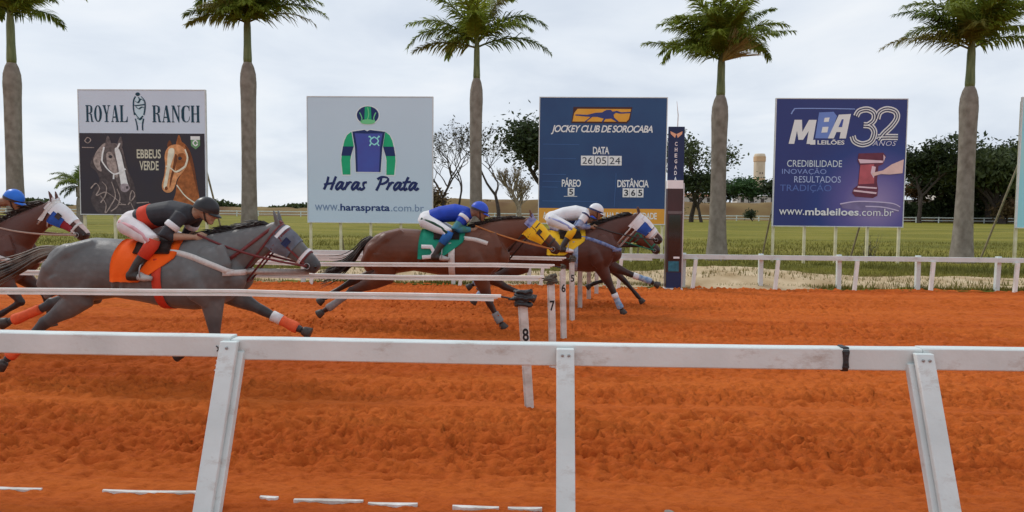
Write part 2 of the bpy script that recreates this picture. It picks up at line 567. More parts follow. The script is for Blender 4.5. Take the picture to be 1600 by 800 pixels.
# far rail
far = thing('rail_fence', 'low white rail fence along the far side of the red track', 'rail', (0, 16.35, 0))
mb = MB(); mb.box(-24, 24, -0.045, 0.045, 0.635, 0.735)
bmx = mb.obj('rail', m_white, far)
mb = MB(); mb.box(-24, 2.6, 0.50, 0.56, 0.555, 0.615)
mb.obj('lower_rail', m_cream, far)
pw = MB(); pw.box(-0.045, 0.045, -0.045, 0.045, -0.12, 0.76)
br = MB(); br.add([(-0.12, -0.18, -0.1), (-0.045, -0.18, -0.1), (-0.045, -0.12, -0.1), (-0.12, -0.12, -0.1), (-0.04, -0.11, 0.632), (0.035, -0.11, 0.632), (0.035, -0.05, 0.632), (-0.04, -0.05, 0.632)],
       [(0, 3, 2, 1), (4, 5, 6, 7), (0, 1, 5, 4), (1, 2, 6, 5), (2, 3, 7, 6), (3, 0, 4, 7)])
pme = bme = None
for k in range(-13, 13):
    x = 3.22 + 1.70 * k
    if pme is None:
        o = pw.obj('post', m_white, far); pme = o.data
        q = br.obj('brace', m_cream, far); bme = q.data
    else:
        o = put('post', pme, m_white, far); q = put('brace', bme, m_cream, far)
    o.location = (x, 0.093, 0.0)
    o.rotation_euler = (0, R(rnd.uniform(-1.2, 1.2)), 0)
    q.location = (x + 0.27 + (0.05 if k % 3 else -0.03), 0.0, 0.0)

# lane dividers: channel rails ending in a numbered post at the finish line
def divider(num, Y, x_post, x_end, x_top, zr, lab, pad):
    t_ = thing('lane_divider', lab, 'lane rail', (x_post, Y, 0), 0, 'lane dividers ending at the finish line')
    mb = MB()
    x0 = -30 - x_post; x1 = x_end - x_post
    n = 40
    rr = [[], [], []]
    for i in range(n + 1):
        u = i / n
        x = x0 + (x1 - x0) * u
        dz = zr + 0.006 * math.sin(x * 1.7 + Y) + 0.004 * math.sin(x * 4.1)
        rr[0].append((x, dz))
    def strip(z0, z1, y0, y1, cut):
        rings = [[Vector((x - (cut if x > x1 - 0.01 else 0), y0, dz + z0)), Vector((x - (cut if x > x1 - 0.01 else 0), y1, dz + z0)), Vector((x - (cut if x > x1 - 0.01 else 0), y1, dz + z1)), Vector((x - (cut if x > x1 - 0.01 else 0), y0, dz + z1))] for x, dz in rr[0]]
        mb.loft(rings)
    strip(0.006, 0.026, -0.022, 0.022, 0.0)
    strip(-0.008, 0.0055, -0.006, 0.006, 0.03)
    strip(-0.026, -0.0085, -0.022, 0.022, 0.06)
    mb.obj('rail', m_cream, t_)
    # tie from the rail end to the post head
    tie = MB(); tie.tube([(x1 - 0.03, 0, zr + 0.01), ((x1 + x_top - x_post) / 2, -0.01, zr - 0.012), (x_top - x_post, 0, zr + 0.0)], 0.008, 6)
    tie.obj('tie', m_black, t_)
    # post: front plate and a narrower batten behind it
    for (nm, wx, wy, dy, dx, zb, zt) in (('post', 0.062, 0.022, 0.0, 0.0, -0.1, zr - 0.03), ('batten', 0.026, 0.03, 0.028, -0.034, -0.1, zr - 0.07)):
        pmb = MB()
        lx = x_top - x_post
        pmb.beam((dx, dy, zb), (lx + dx, dy, zt), wx, wy)
        pmb.obj(nm, m_white_worn, t_)
    if num:
        me = text_mesh(num, 'bold')
        o = put('number', me, m_print_black, t_)
        h = 0.108
        fit(me, 0.052, h)
        zz = {'8': 0.625, '7': 0.655, '6': 0.66, '5': 0.64}[num]
        fr = (zz + 0.1) / (zr - 0.03 + 0.1)
        o.location = (lx * fr, -0.0145, zz)
        o.rotation_euler = (0, math.atan2(lx, zr + 0.07), 0)
    # rubber padding tied round the post head
    if pad:
        pd = MB()
        rs = random.Random(int(Y * 10))
        for k in range(7):
            tilt = rs.uniform(-0.7, 0.7)
            r0 = pad * rs.uniform(0.6, 1.0)
            pts = []
            for j in range(15):
                a = 2 * math.pi * j / 14
                pts.append((x_top - x_post + r0 * math.cos(a) + rs.uniform(-.01, .01), r0 * 0.75 * math.sin(a), zr - 0.005 + (k - 3) * pad * 0.24 + tilt * r0 * math.cos(a) * 0.6 + rs.uniform(-.008, .008)))
            pd.tube(pts, pad * 0.22, 6)
        pd.tube([(x_top - x_post, 0, zr - pad * 0.8), (x_top - x_post, 0, zr), (x_top - x_post, 0, zr + pad * 0.8)], [pad * 0.5, pad * 0.85, pad * 0.4], 10)
        pd.tube([(x_top - x_post - pad * 0.6, -0.02, zr), (x_top - x_post - pad * 1.2, -0.02, zr - 0.012), (x_top - x_post - pad * 1.7, -0.01, zr - 0.02)], [pad * .4, pad * 0.2, 0.004], 6)
        pd.obj('rubber_padding', m_black if pad > 0.06 else m_pad2, t_, True)
    return t_

_tm = {}
def text_mesh(body, style=''):
    cu = bpy.data.curves.new('t', 'FONT')
    cu.body = body
    cu.resolution_u = 3
    if 'bold' in style:
        cu.offset = 0.022
    if 'black' in style:
        cu.offset = 0.040
    if 'light' in style:
        cu.offset = -0.006
    if 'italic' in style:
        cu.shear = 0.28
    if 'tight' in style:
        cu.space_character = 0.9
    if 'wide' in style:
        cu.space_character = 1.12
    ob = bpy.data.objects.new('t', cu)
    COL.objects.link(ob)
    dg = bpy.context.evaluated_depsgraph_get()
    me = bpy.data.meshes.new_from_object(ob.evaluated_get(dg))
    bpy.data.objects.remove(ob)
    bpy.data.curves.remove(cu)
    return me

def fit(me, wd, ht, centre=True):
    """scale the lettering to a box wd x ht, standing in the xz plane, facing -y"""
    n = len(me.vertices)
    co = np.empty(n * 3, np.float32); me.vertices.foreach_get('co', co); co = co.reshape(-1, 3)
    lo, hi = co.min(0), co.max(0)
    x = (co[:, 0] - (lo[0] + hi[0]) / 2) / (hi[0] - lo[0]) * wd
    z = (co[:, 1] - (lo[1] + hi[1]) / 2) / (hi[1] - lo[1]) * ht
    me.vertices.foreach_set('co', np.stack([x, np.zeros(n), z], -1).astype(np.float32).ravel())
    me.update()
m_pad2 = mat('worn_padding', (0.09, 0.075, 0.055), 0.7, 0.4, 20, 0.5, 50)
divider('8', 6.10, -0.04, -0.30, -0.114, 0.935, 'lane rail nearest the viewer, its leaning post marked 8 under a black rubber bundle', 0.075)
divider('7', 7.79, 0.189, 0.07, 0.15, 0.938, 'lane rail ending at the straight white post marked 7', 0.062 * 0.9)
divider('6', 9.55, 0.361, 0.22, 0.33, 0.94, 'lane rail ending at the white post marked 6, just behind post 7', 0.03)
divider('5', 11.2, 0.545, 0.43, 0.525, 0.94, 'lane rail ending at the white post marked 5', 0.05)
divider('', 12.75, 0.75, 0.55, 0.74, 0.80, 'unnumbered lane rail between post 5 and the two short far posts', 0)
divider('', 13.9, 0.98, 0.80, 0.97, 0.70, 'unnumbered lane rail with short post, second from the far rail', 0)
divider('', 14.9, 1.20, 1.0, 1.2, 0.66, 'unnumbered lane rail with short post, closest to the far rail', 0)

# far-off white rail on the other side of the course
ff = thing('rail_fence', 'distant double white rail crossing behind the infield below the trees', 'rail', (0, 156, 0))
mb = MB(); mb.box(-190, 190, -0.06, 0.06, 0.98, 1.16); mb.obj('rail', m_white, ff)
mb = MB(); mb.box(-190, 190, -0.05, 0.05, 0.42, 0.55); mb.obj('lower_rail', m_white, ff)
pw = MB(); pw.box(-0.09, 0.09, 0.065, 0.2, -0.1, 1.2)
pme = None
for k in range(-40, 41):
    if pme is None:
        o = pw.obj('post', m_white, ff); pme = o.data
    else:
        o = put('post', pme, m_white, ff)
    o.location = (k * 4.6, 0, 0)

# white edging boards half buried along the near rail
for i, (x0, x1, y, d) in enumerate(((-3.35, -2.89, 4.135, 0.0), (-2.52, -1.84, 4.13, .012), (-1.58, -1.47, 4.10, -0.01), (-1.37, -0.975, 4.06, .01), (-0.94, -0.66, 4.04, 0.0), (-0.46, -0.20, 4.02, .0), (-0.15, 0.04, 4.02, 0.0),
                                   (0.33, 0.40, 3.93, .0), (0.46, 0.52, 3.93, 0.01), (0.66, 0.70, 3.93, -0.01))):
    mb = MB()
    n = max(6, int((x1 - x0) / 0.025))
    rings = []
    for j in range(n + 1):
        x = x0 + (x1 - x0) * j / n
        ww = 0.017 * (0.15 + 0.85 * min(1, 5 * j / n, 5 * (n - j) / n)) * (0.75 + 0.5 * rnd.random())
        z = 0.003 + 0.002 * math.sin(x * 9)
        yy = y + d * j / n
        rings.append([Vector((x, yy - ww, z - 0.03)), Vector((x, yy + 0.014, z - 0.03)), Vector((x, yy + 0.014, z)), Vector((x, yy - ww, z))])
    mb.loft(rings)
    tag(mb.obj('edging_board', m_white_worn), ['white edging strip at the left end, half buried in dirt', 'longest white edging strip, left of the leaning left post', 'tiny white edging chip right of the leaning left post',
        'white edging strip showing between left post and middle post, first from the left', 'white edging strip with ragged edge, second right of the left post', 'white edging strip third right of the left post', 'short white edging strip just left of the middle post',
        'white edging chip right of the middle post', 'second white edging chip right of the middle post', 'white edging chip beside the grey pebble'][i], 'edging', 'half buried white edging strips')
pb = MB(); pb.ball((0, 0, 0), (0.034, 0.02, 0.014), 12, 8)
o = pb.obj('pebble', mat('grey_stone', (0.30, 0.26, 0.22), 0.7, 0.3, 40, 0.3, 90), None, True)
tag(o, 'flat grey pebble on the dirt near the bottom edge', 'stone')
o.location = (0.74, 3.98, 0.012 + float(dirt_h(np.array([[0.74]]), np.array([[3.98]]))[0, 0])); o.rotation_euler = (R(14), R(10), R(-15))

# ================================================================== BILLBOARDS
m_back = mat('board_back', (0.32, 0.33, 0.34), 0.6, 0.15, 2)
m_post = mat('pale_yellow_post', (0.70, 0.62, 0.36), 0.55, 0.15, 4, 0.1, 30, col2=(0.80, 0.75, 0.55))
m_stay = mat('timber_stay', (0.34, 0.28, 0.19), 0.8, 0.3, 6, 0.3, 30)
K = 1.55          # print colours: reflectance behind a photographed value on an upright, overcast-lit face
def ink(name, r, g, b, var=0.05, scale=1.5, k=K, col2=None):
    return mat('ink_' + name, S(r, g, b, k), 0.5, var, scale, col2=(S(*col2, k) if col2 else None), spec=0.3)

class Board:
    def __init__(s, label, rect, X0, X1, Z0, Z1, panel_mat, Y=25.0, posts=5, name='billboard'):
        s.rect, s.X0, s.X1, s.Z0, s.Z1 = rect, X0, X1, Z0, Z1
        s.W, s.H = X1 - X0, Z1 - Z0
        s.o = thing(name, label, 'billboard', (X0, Y, 0), 0, 'billboards standing in the infield')
        mb = MB(); mb.box(0, s.W, 0, 0.06, Z0, Z1)
        mb.obj('panel', panel_mat, s.o)
        mb = MB()
        mb.box(-0.03, -0.002, -0.012, 0.08, Z0 - 0.03, Z1 + 0.03); mb.box(s.W + 0.002, s.W + 0.03, -0.012, 0.08, Z0 - 0.03, Z1 + 0.03)
        mb.box(-0.002, s.W + 0.002, -0.012, 0.08, Z1 + 0.002, Z1 + 0.03); mb.box(-0.002, s.W + 0.002, -0.012, 0.08, Z0 - 0.03, Z0 - 0.002)
        mb.obj('frame', mat('frame_white', (0.70, 0.71, 0.72), 0.5, 0.08, 4), s.o)
        mb = MB(); mb.box(-0.04, 0.04, 0.0, 0.08, -0.3, Z1 - 0.1)
        me = None
        for i in range(posts):
            o = put('post', me, m_post, s.o) if me else mb.obj('post', m_post, s.o)
            me = o.data
            o.location = (0.045 + (s.W - 0.09) * i / (posts - 1), 0.085, 0)
        me = None
        for i in range(2):
            mb = MB(); mb.tube([(0, 0.2, Z1 - 0.9), (0, 2.9, -0.2)], 0.035, 8)
            o = put('stay', me, m_stay, s.o) if me else mb.obj('stay', m_stay, s.o)
            me = o.data
            o.location = (0.5 + (s.W - 1.0) * i, 0, 0)

    def uv(s, x, y, crop=None):
        if crop:
            x, y = crop[0] + x / crop[2], crop[1] + y / crop[2]
        a, b, c, d = s.rect
        return (x - a) / (c - a) * s.W, s.Z0 + (d - y) / (d - b) * s.H

    def poly(s, name, pts, m, layer=1, crop=None):
        P = [s.uv(x, y, crop) for x, y in pts]
        V = [Vector((u, -0.004 * layer, v)) for u, v in P]
        tris = tessellate_polygon([[Vector((u, v, 0)) for u, v in P]])
        F = []
        for t_ in tris:
            a, b, c = (Vector(P[i]) for i in t_)
            F.append(tuple(t_) if (b - a).cross(c - a) > 0 else tuple(reversed(t_)))
        return build(name, V, F, m, s.o)

    def blob(s, name, pts, m, layer=1, crop=None):
        P = [Vector(q) for q in pts]
        n = len(P); out_ = []
        for i in range(n):
            a, b, c, d = P[i - 1], P[i], P[(i + 1) % n], P[(i + 2) % n]
            for k in range(4):
                u = k / 4
                q = 0.5 * ((2 * b) + (c - a) * u + (2 * a - 5 * b + 4 * c - d) * u * u + (3 * b - a - 3 * c + d) * u ** 3)
                out_.append((q.x, q.y))
        return s.poly(name, out_, m, layer, crop)

    def multi(s, name, polys, m, layer=1, crop=None):
        if name != 'lettering':
            for k, pts in enumerate(polys):
                s.poly(name, pts, m, layer + 0.12 * k, crop)
            return
        V, F = [], []
        for k, pts in enumerate(polys):
            P = [s.uv(x, y, crop) for x, y in pts]
            n = len(V)
            V += [Vector((u, -0.004 * layer - 0.0004 * (k % 5), v)) for u, v in P]
            for t_ in tessellate_polygon([[Vector((u, v, 0)) for u, v in P]]):
                a, b, c = (Vector(P[i]) for i in t_)
                q = tuple(t_) if (b - a).cross(c - a) > 0 else tuple(reversed(t_))
                F.append(tuple(i + n for i in q))
        return build(name, V, F, m, s.o)

    def text(s, body, x0, y0, x1, y1, m, style='', layer=2, name='lettering'):
        me = text_mesh(body, style)
        a = s.uv(x0, y0); b = s.uv(x1, y1)
        fit(me, b[0] - a[0], a[1] - b[1])
        o = put(name, me, m, s.o)
        o.location = ((a[0] + b[0]) / 2, -0.004 * layer, (a[1] + b[1]) / 2)
        return o

    def strokes(s, name, paths, wmin, wmax, nib, m, layer=2, crop=None):
        """pen strokes: ribbons whose width follows the nib angle"""
        V, F = [], []
        nv = Vector((math.cos(nib), math.sin(nib)))
        for kp, path in enumerate(paths):
            pts = smooth_path([Vector(q) for q in path], 5)
            for i, q in enumerate(pts):
                t_ = (pts[min(i + 1, len(pts) - 1)] - pts[max(i - 1, 0)]).normalized()
                wd = wmin + (wmax - wmin) * abs(t_.x * nv.y - t_.y * nv.x)
                nn = Vector((-t_.y, t_.x)) * wd / 2
                for sg in (1, -1):
                    u, v = s.uv(q.x + sg * nn.x, q.y + sg * nn.y, crop)
                    V.append((u, -0.004 * layer - 0.0003 * kp, v))
                if i:
                    k = len(V)
                    F.append((k - 4, k - 2, k - 1, k - 3))
        return build(name, V, F, m, s.o)

def smooth_path(P, n):
    if len(P) < 3:
        return P
    out_ = []
    for i in range(len(P) - 1):
        a, b, c, d = P[max(i - 1, 0)], P[i], P[i + 1], P[min(i + 2, len(P) - 1)]
        for k in range(n):
            u = k / n
            out_.append(0.5 * ((2 * b) + (c - a) * u + (2 * a - 5 * b + 4 * c - d) * u * u + (3 * b - a - 3 * c + d) * u ** 3))
    out_.append(P[-1])
    return out_

def ellipse(cx, cy, rx, ry, n=28, a0=0, a1=360):
    return [(cx + rx * math.cos(R(a0 + (a1 - a0) * i / n)), cy + ry * math.sin(R(a0 + (a1 - a0) * i / n))) for i in range(n if a1 - a0 == 360 else n + 1)]

def ring_poly(cx, cy, rx, ry, wd, n=24, a0=0, a1=360):
    return ellipse(cx, cy, rx, ry, n, a0, a1 - 0.01) + list(reversed(ellipse(cx, cy, rx - wd, ry - wd, n, a0, a1 - 0.01)))

# condensed fat-face serif capitals, unit box, y up
def rect(a, b, c, d):
    return [(a, b), (c, b), (c, d), (a, d)]
SERIF = {
    'R': [rect(.10, .05, .36, .95), rect(0, 0, .46, .05), rect(0, .95, .40, 1), [(.36, 1), (.60, 1), (.84, .93), (.90, .76), (.84, .58), (.60, .50), (.36, .50), (.36, .545), (.54, .55), (.63, .62), (.63, .90), (.54, .955), (.36, .955)], [(.46, .50), (.62, .51), (.80, .47), (.90, .07), (1, .05), (1, 0), (.72, 0), (.62, .42), (.50, .48)]],
    'O': [ring_poly(.5, .5, .5, .5, .0, 20)[:20]],
    'Y': [[(0, 1), (.42, 1), (.42, .95), (.34, .95), (.56, .52), (.74, .95), (.64, .95), (.64, 1), (1, 1), (1, .95), (.84, .95), (.62, .44), (.62, .05), (.76, .05), (.76, 0), (.24, 0), (.24, .05), (.38, .05), (.38, .44), (.08, .95), (0, .95)]],
    'A': [[(.42, 1), (.62, 1), (.92, .05), (1, .05), (1, 0), (.54, 0), (.54, .05), (.64, .05), (.58, .26), (.26, .26), (.19, .05), (.30, .05), (.30, 0), (0, 0), (0, .05), (.10, .05)], ],
    'L': [rect(.10, .05, .38, .95), rect(0, .95, .50, 1), [(0, 0), (1, 0), (1, .34), (.95, .34), (.86, .12), (.70, .05), (0, .05)]],
    'N': [[(0, 1), (.32, 1), (.78, .30), (.78, .95), (.66, .95), (.66, 1), (1, 1), (1, .95), (.88, .95), (.88, 0), (.78, 0), (.20, .80), (.20, .05), (.32, .05), (.32, 0), (0, 0), (0, .05), (.10, .05), (.10, .95), (0, .95)]],
    'C': [[(.95, .68), (.95, 1), (.90, 1), (.86, .94), (.70, 1), (.48, 1), (.18, .93), (.02, .72), (.02, .28), (.18, .07), (.48, 0), (.72, .02), (.92, .14), (1, .36), (.95, .36), (.84, .14), (.66, .05), (.50, .05), (.38, .14), (.34, .30), (.34, .70), (.38, .86), (.50, .95), (.66, .95), (.82, .86), (.90, .68)]],
    'H': [rect(.06, .05, .32, .95), rect(0, 0, .40, .05), rect(0, .95, .40, 1), rect(.68, .05, .94, .95), rect(.60, 0, 1, .05), rect(.60, .95, 1, 1), rect(.32, .48, .68, .53)],
}
def serif_word(B, word, x0, y0, x1, y1, m, paper, layer=2):
    n = len(word)
    gap = 0.10
    cw = (x1 - x0) / (n + gap * (n - 1))
    main, holes = [], []
    for i, ch in enumerate(word):
        gx = x0 + i * cw * (1 + gap)
        for pg in SERIF[ch]:
            main.append([(gx + u * cw, y1 - v * (y1 - y0)) for u, v in pg])
        if ch == 'O':
            holes.append([(gx + cw * (0.5 + 0.20 * math.cos(a * 0.3142)), y1 - (y1 - y0) * (0.5 + 0.44 * math.sin(a * 0.3142))) for a in range(20)])
        if ch == 'A':
            holes.append([(gx + u * cw, y1 - v * (y1 - y0)) for u, v in ((.29, .33), (.54, .33), (.43, .76))])
    B.multi('lettering', main, m, layer)
    if holes:
        B.multi('letter_counter', holes, paper, layer + 1)

# ---- board 1: ROYAL RANCH
i_white = ink('pale', 206, 216, 232, 0.03, 0.6, 1.06)
i_darkbrown = ink('dark_brown', 58, 52, 56, 0.25, 0.9, col2=(44, 42, 52))
b1 = Board('billboard lettered ROYAL RANCH over a dark panel with two horse heads', (125, 141, 321, 335), -15.75, -11.37, 1.41, 5.63, i_white)
c4 = (100, 130, 3.6375)
b1.poly('dark_panel', [(90, 283), (800, 283), (800, 752), (90, 752)], i_darkbrown, 1, c4)
i_teal = ink('dark_teal', 18, 52, 68)
serif_word(b1, 'ROYAL', 100 + 130 / 3.6375, 130 + 125 / 3.6375, 100 + 368 / 3.6375, 130 + 220 / 3.6375, i_teal, i_white)
serif_word(b1, 'RANCH', 100 + 508 / 3.6375, 130 + 125 / 3.6375, 100 + 775 / 3.6375, 130 + 220 / 3.6375, i_teal, i_white)
# drawing of a trotting rider between the words: ink strokes
b1.strokes('emblem', [[(415, 75), (404, 100), (402, 140), (408, 180)], [(412, 200), (420, 235), (422, 262)], [(446, 74), (466, 100), (468, 140), (460, 180)], [(458, 200), (452, 235), (452, 262)],
                      [(415, 130), (432, 145), (450, 135), (465, 140)], [(412, 100), (430, 110), (445, 90), (462, 100)], [(408, 165), (425, 190), (438, 200), (455, 185)],
                      [(422, 196), (436, 206), (450, 196)], [(432, 78), (438, 95), (430, 108)], [(404, 122), (420, 126), (466, 120)], [(418, 262), (426, 266)], [(448, 262), (456, 267)]], 3, 9, 0.6, i_teal, 2, c4)
b1.poly('emblem_head', ellipse(428, 62, 13, 10, 14), i_teal, 3, c4)
b1.poly('emblem_body', [(415, 78), (446, 74), (462, 96), (458, 118), (462, 170), (448, 225), (428, 225), (410, 170), (414, 118), (408, 100)], ink('emblem_blue', 168, 186, 202), 1.5, c4)
# grey horse head on the poster
g1 = ink('horse_grey_dark', 88, 78, 78, 0.45, 9)
g2 = ink('horse_grey_mid', 138, 124, 120, 0.4, 11)
g3 = ink('horse_grey_light', 205, 195, 200, 0.15, 6)
g0 = ink('horse_grey_deep', 66, 58, 60, 0.4, 8)
b1.blob('grey_horse_neck', [(232, 335), (200, 380), (165, 420), (150, 470), (185, 505), (200, 560), (165, 610), (150, 670), (185, 735), (250, 748), (330, 745), (395, 715), (408, 640), (392, 560), (366, 500), (330, 380)], g0, 2, c4)
b1.blob('grey_horse_mane', [(238, 340), (205, 365), (180, 400), (168, 445), (190, 490), (215, 500), (205, 455), (222, 420), (240, 390)], g2, 2.5, c4)
b1.blob('grey_horse_ear', [(240, 360), (243, 320), (254, 296), (268, 325), (270, 355)], g1, 3, c4)
b1.blob('grey_horse_ear', [(308, 352), (314, 322), (328, 302), (336, 330), (332, 362)], g1, 3, c4)
b1.blob('grey_horse_head', [(240, 352), (275, 340), (312, 345), (336, 372), (348, 430), (362, 500), (376, 560), (374, 600), (350, 618), (322, 612), (304, 575), (286, 535), (252, 490), (226, 446), (222, 395)], g1, 3.5, c4)
b1.blob('grey_horse_cheek', [(244, 400), (270, 392), (292, 430), (304, 490), (302, 540), (276, 508), (248, 466)], g2, 4, c4)
b1.blob('grey_horse_blaze', [(292, 372), (312, 368), (330, 410), (342, 470), (356, 530), (366, 578), (346, 600), (326, 590), (318, 540), (308, 470), (298, 420)], g3, 4.5, c4)
b1.blob('grey_horse_shadow', [(326, 380), (340, 420), (352, 490), (368, 556), (372, 590), (360, 560), (346, 490), (334, 430)], g0, 5, c4)
b1.blob('grey_horse_muzzle', [(320, 580), (340, 570), (362, 574), (374, 596), (352, 618), (326, 612)], ink('muzzle_grey', 140, 128, 134, 0.3, 10), 5, c4)
b1.blob('grey_horse_nostril', [(352, 588), (362, 584), (364, 596), (355, 602)], g0, 6, c4)
b1.blob('grey_horse_eye', [(258, 412), (270, 408), (278, 418), (268, 426), (258, 422)], i_darkbrown, 6, c4)
b1.strokes('grey_horse_halter', [[(218, 442), (246, 484), (284, 515), (316, 508), (352, 486)], [(284, 515), (282, 545)], [(232, 362), (222, 405), (218, 442)], [(296, 388), (312, 360), (322, 340)]], 6, 10, 0.5, g3, 6.5, c4)
b1.strokes('flourish', [[(150, 600), (180, 570), (200, 600), (180, 640), (230, 620), (270, 640), (330, 690)], [(360, 690), (400, 640), (385, 610), (372, 660), (395, 720)], [(205, 640), (235, 690), (230, 740), (260, 700), (290, 640), (270, 560)], [(215, 560), (240, 590), (232, 640), (205, 680)], [(300, 600), (316, 650), (300, 700), (262, 730)], [(300, 690), (350, 690)], [(410, 680), (480, 675)]], 3, 7, 0.7, g2, 5, c4)
# chestnut head on the poster
o1 = ink('horse_copper', 138, 80, 42, 0.35, 7)
o2 = ink('horse_copper_light', 186, 128, 86, 0.3, 8)
o3 = ink('horse_cream', 214, 190, 172, 0.15, 6)
o4 = ink('horse_copper_dark', 98, 54, 30, 0.35, 8)
b1.blob('copper_horse_neck', [(668, 335), (700, 355), (722, 400), (740, 480), (754, 570), (764, 688), (690, 692), (616, 690), (632, 620), (640, 560), (668, 500), (660, 420)], o1, 2, c4)
b1.blob('copper_horse_mane', [(690, 350), (716, 380), (736, 450), (750, 540), (758, 620), (742, 560), (724, 470), (706, 410)], o4, 2.5, c4)
b1.blob('copper_horse_ear', [(640, 352), (646, 316), (656, 290), (668, 316), (672, 350)], o1, 3, c4)
b1.blob('copper_horse_ear', [(590, 358), (594, 332), (606, 322), (616, 352)], o4, 2.5, c4)
b1.blob('copper_horse_head', [(586, 372), (612, 350), (650, 346), (684, 366), (704, 410), (702, 456), (680, 496), (646, 536), (630, 580), (612, 612), (584, 620), (560, 604), (556, 570), (570, 520), (576, 460), (574, 410)], o2, 3.5, c4)
b1.blob('copper_horse_jaw', [(650, 400), (684, 396), (696, 430), (684, 474), (652, 506), (636, 490), (640, 440)], o1, 4, c4)
b1.blob('copper_horse_blaze', [(600, 372), (626, 368), (628, 404), (606, 470), (592, 540), (578, 596), (564, 586), (574, 530), (586, 470), (590, 416)], o3, 4.5, c4)
b1.blob('copper_horse_shadow', [(634, 400), (646, 420), (632, 480), (614, 540), (600, 590), (604, 540), (620, 470)], o4, 5, c4)
b1.blob('copper_horse_nostril', [(572, 590), (584, 584), (588, 598), (576, 606)], o4, 6, c4)
b1.blob('copper_horse_eye', [(652, 418), (664, 414), (672, 424), (662, 434), (652, 430)], i_darkbrown, 6, c4)
b1.strokes('copper_horse_halter', [[(580, 468), (610, 482), (640, 500), (690, 470)], [(690, 470), (704, 420), (690, 372)]], 6, 11, 0.8, o3, 6.5, c4)
b1.strokes('copper_horse_rope', [[(640, 575), (690, 640), (760, 688)]], 6, 11, 0.8, o3, 6.5, c4)
b1.text('EBBEUS', 214.3, 232.7, 251.8, 247, ink('grey_letter', 172, 168, 152), 'bold', 3)
b1.text('VERDE', 218.2, 251, 248.0, 265.5, MATS['ink_grey_letter'], 'bold', 3)
b1.poly('crest', [(722, 298), (775, 298), (775, 350), (750, 372), (724, 352)], ink('crest_green', 92, 132, 92), 3, c4)
b1.poly('crest_band', [(722, 298), (775, 298), (775, 318), (722, 318)], ink('crest_pale', 205, 215, 205), 4, c4)
b1.strokes('crest_ring', [[(762, 335), (750, 322), (736, 336), (750, 352), (762, 340)]], 6, 8, 0.4, MATS['ink_crest_pale'], 5, c4)
b1.strokes('corner_mark', [[(120, 330), (138, 308), (156, 322), (140, 340), (122, 330)], [(105, 365), (175, 366)]], 4, 6, 0.3, g2, 3, c4)

# ---- board 2: Haras Prata
i_pale2 = ink('pale_blue', 198, 216, 231, 0.02, 0.5, 1.06)
b2 = Board('pale billboard with racing silks emblem lettered Haras Prata', (481, 152, 675, 347), -7.84, -3.60, 1.22, 5.43, i_pale2, posts=5)
c5 = (460, 140, 3.6375)
i_halo = ink('halo_white', 222, 231, 240, k=1.04)
i_green = ink('silk_green', 22, 142, 98, 0.1, 3)
i_navy = ink('silk_navy', 24, 40, 84)
i_purple = ink('silk_purple', 68, 68, 140, 0.12, 1.2, col2=(58, 78, 150))
left_sl = [(325, 238), (300, 258), (285, 290), (272, 350), (267, 400), (275, 482), (319, 482), (318, 400), (325, 360), (338, 320)]
tor = [(330, 238), (400, 228), (415, 236), (430, 228), (515, 238), (500, 330), (490, 466), (350, 466), (345, 330)]
mir = lambda P: [(842 - x, y) for x, y in P]
def grow(P, k):
    cx = sum(x for x, y in P) / len(P); cy = sum(y for x, y in P) / len(P)
    return [(cx + (x - cx) * (1 + k / max(25, abs(x - cx))), cy + (y - cy) * (1 + k / max(40, abs(y - cy)))) for x, y in P]
b2.multi('emblem_halo', [ellipse(418, 145, 69, 56), grow(left_sl, 7), grow(mir(left_sl), 7), grow(tor, 5)], i_halo, 1, c5)
b2.poly('emblem_cap', ellipse(418, 145, 62, 50), i_navy, 2, c5)
b2.poly('cap_stripe', [(402, 97), (436, 97), (440, 190), (398, 190)], i_green, 3, c5)
b2.poly('cap_peak', ellipse(418, 182, 42, 14), ink('cap_light_green', 96, 172, 120), 4, c5)
b2.strokes('cap_lines', [[(372, 130), (385, 160), (380, 180)], [(464, 130), (452, 160), (458, 180)], [(418, 100), (424, 140), (416, 170)]], 4, 6, 0.4, MATS['ink_cap_light_green'], 4, c5)
b2.poly('emblem_torso', tor, i_purple, 2, c5)
b2.multi('torso_edge', [[(330, 238), (342, 240), (357, 330), (360, 466), (350, 466), (345, 330)], [(515, 238), (503, 240), (488, 330), (481, 466), (490, 466), (500, 330)], [(330, 238), (400, 228), (415, 236), (430, 228), (515, 238), (513, 246), (415, 248), (332, 246)]], i_navy, 3, c5)
b2.multi('emblem_sleeve', [left_sl, mir(left_sl)], i_green, 2.5, c5)
bandp = [(277, 322), (338, 322), (322, 375), (268, 375)]
b2.multi('sleeve_band', [bandp, mir(bandp)], i_navy, 3.5, c5)
b2.strokes('emblem_knot', [[(428, 262), (440, 276), (455, 268), (470, 276), (482, 262)], [(428, 318), (440, 304), (455, 312), (470, 304), (482, 318)], [(440, 276), (432, 290), (440, 304)], [(470, 276), (478, 290), (470, 304)], [(428, 262), (425, 270)], [(482, 262), (484, 270)]], 6, 8, 0.4, ink('knot', 130, 205, 210), 4, c5)
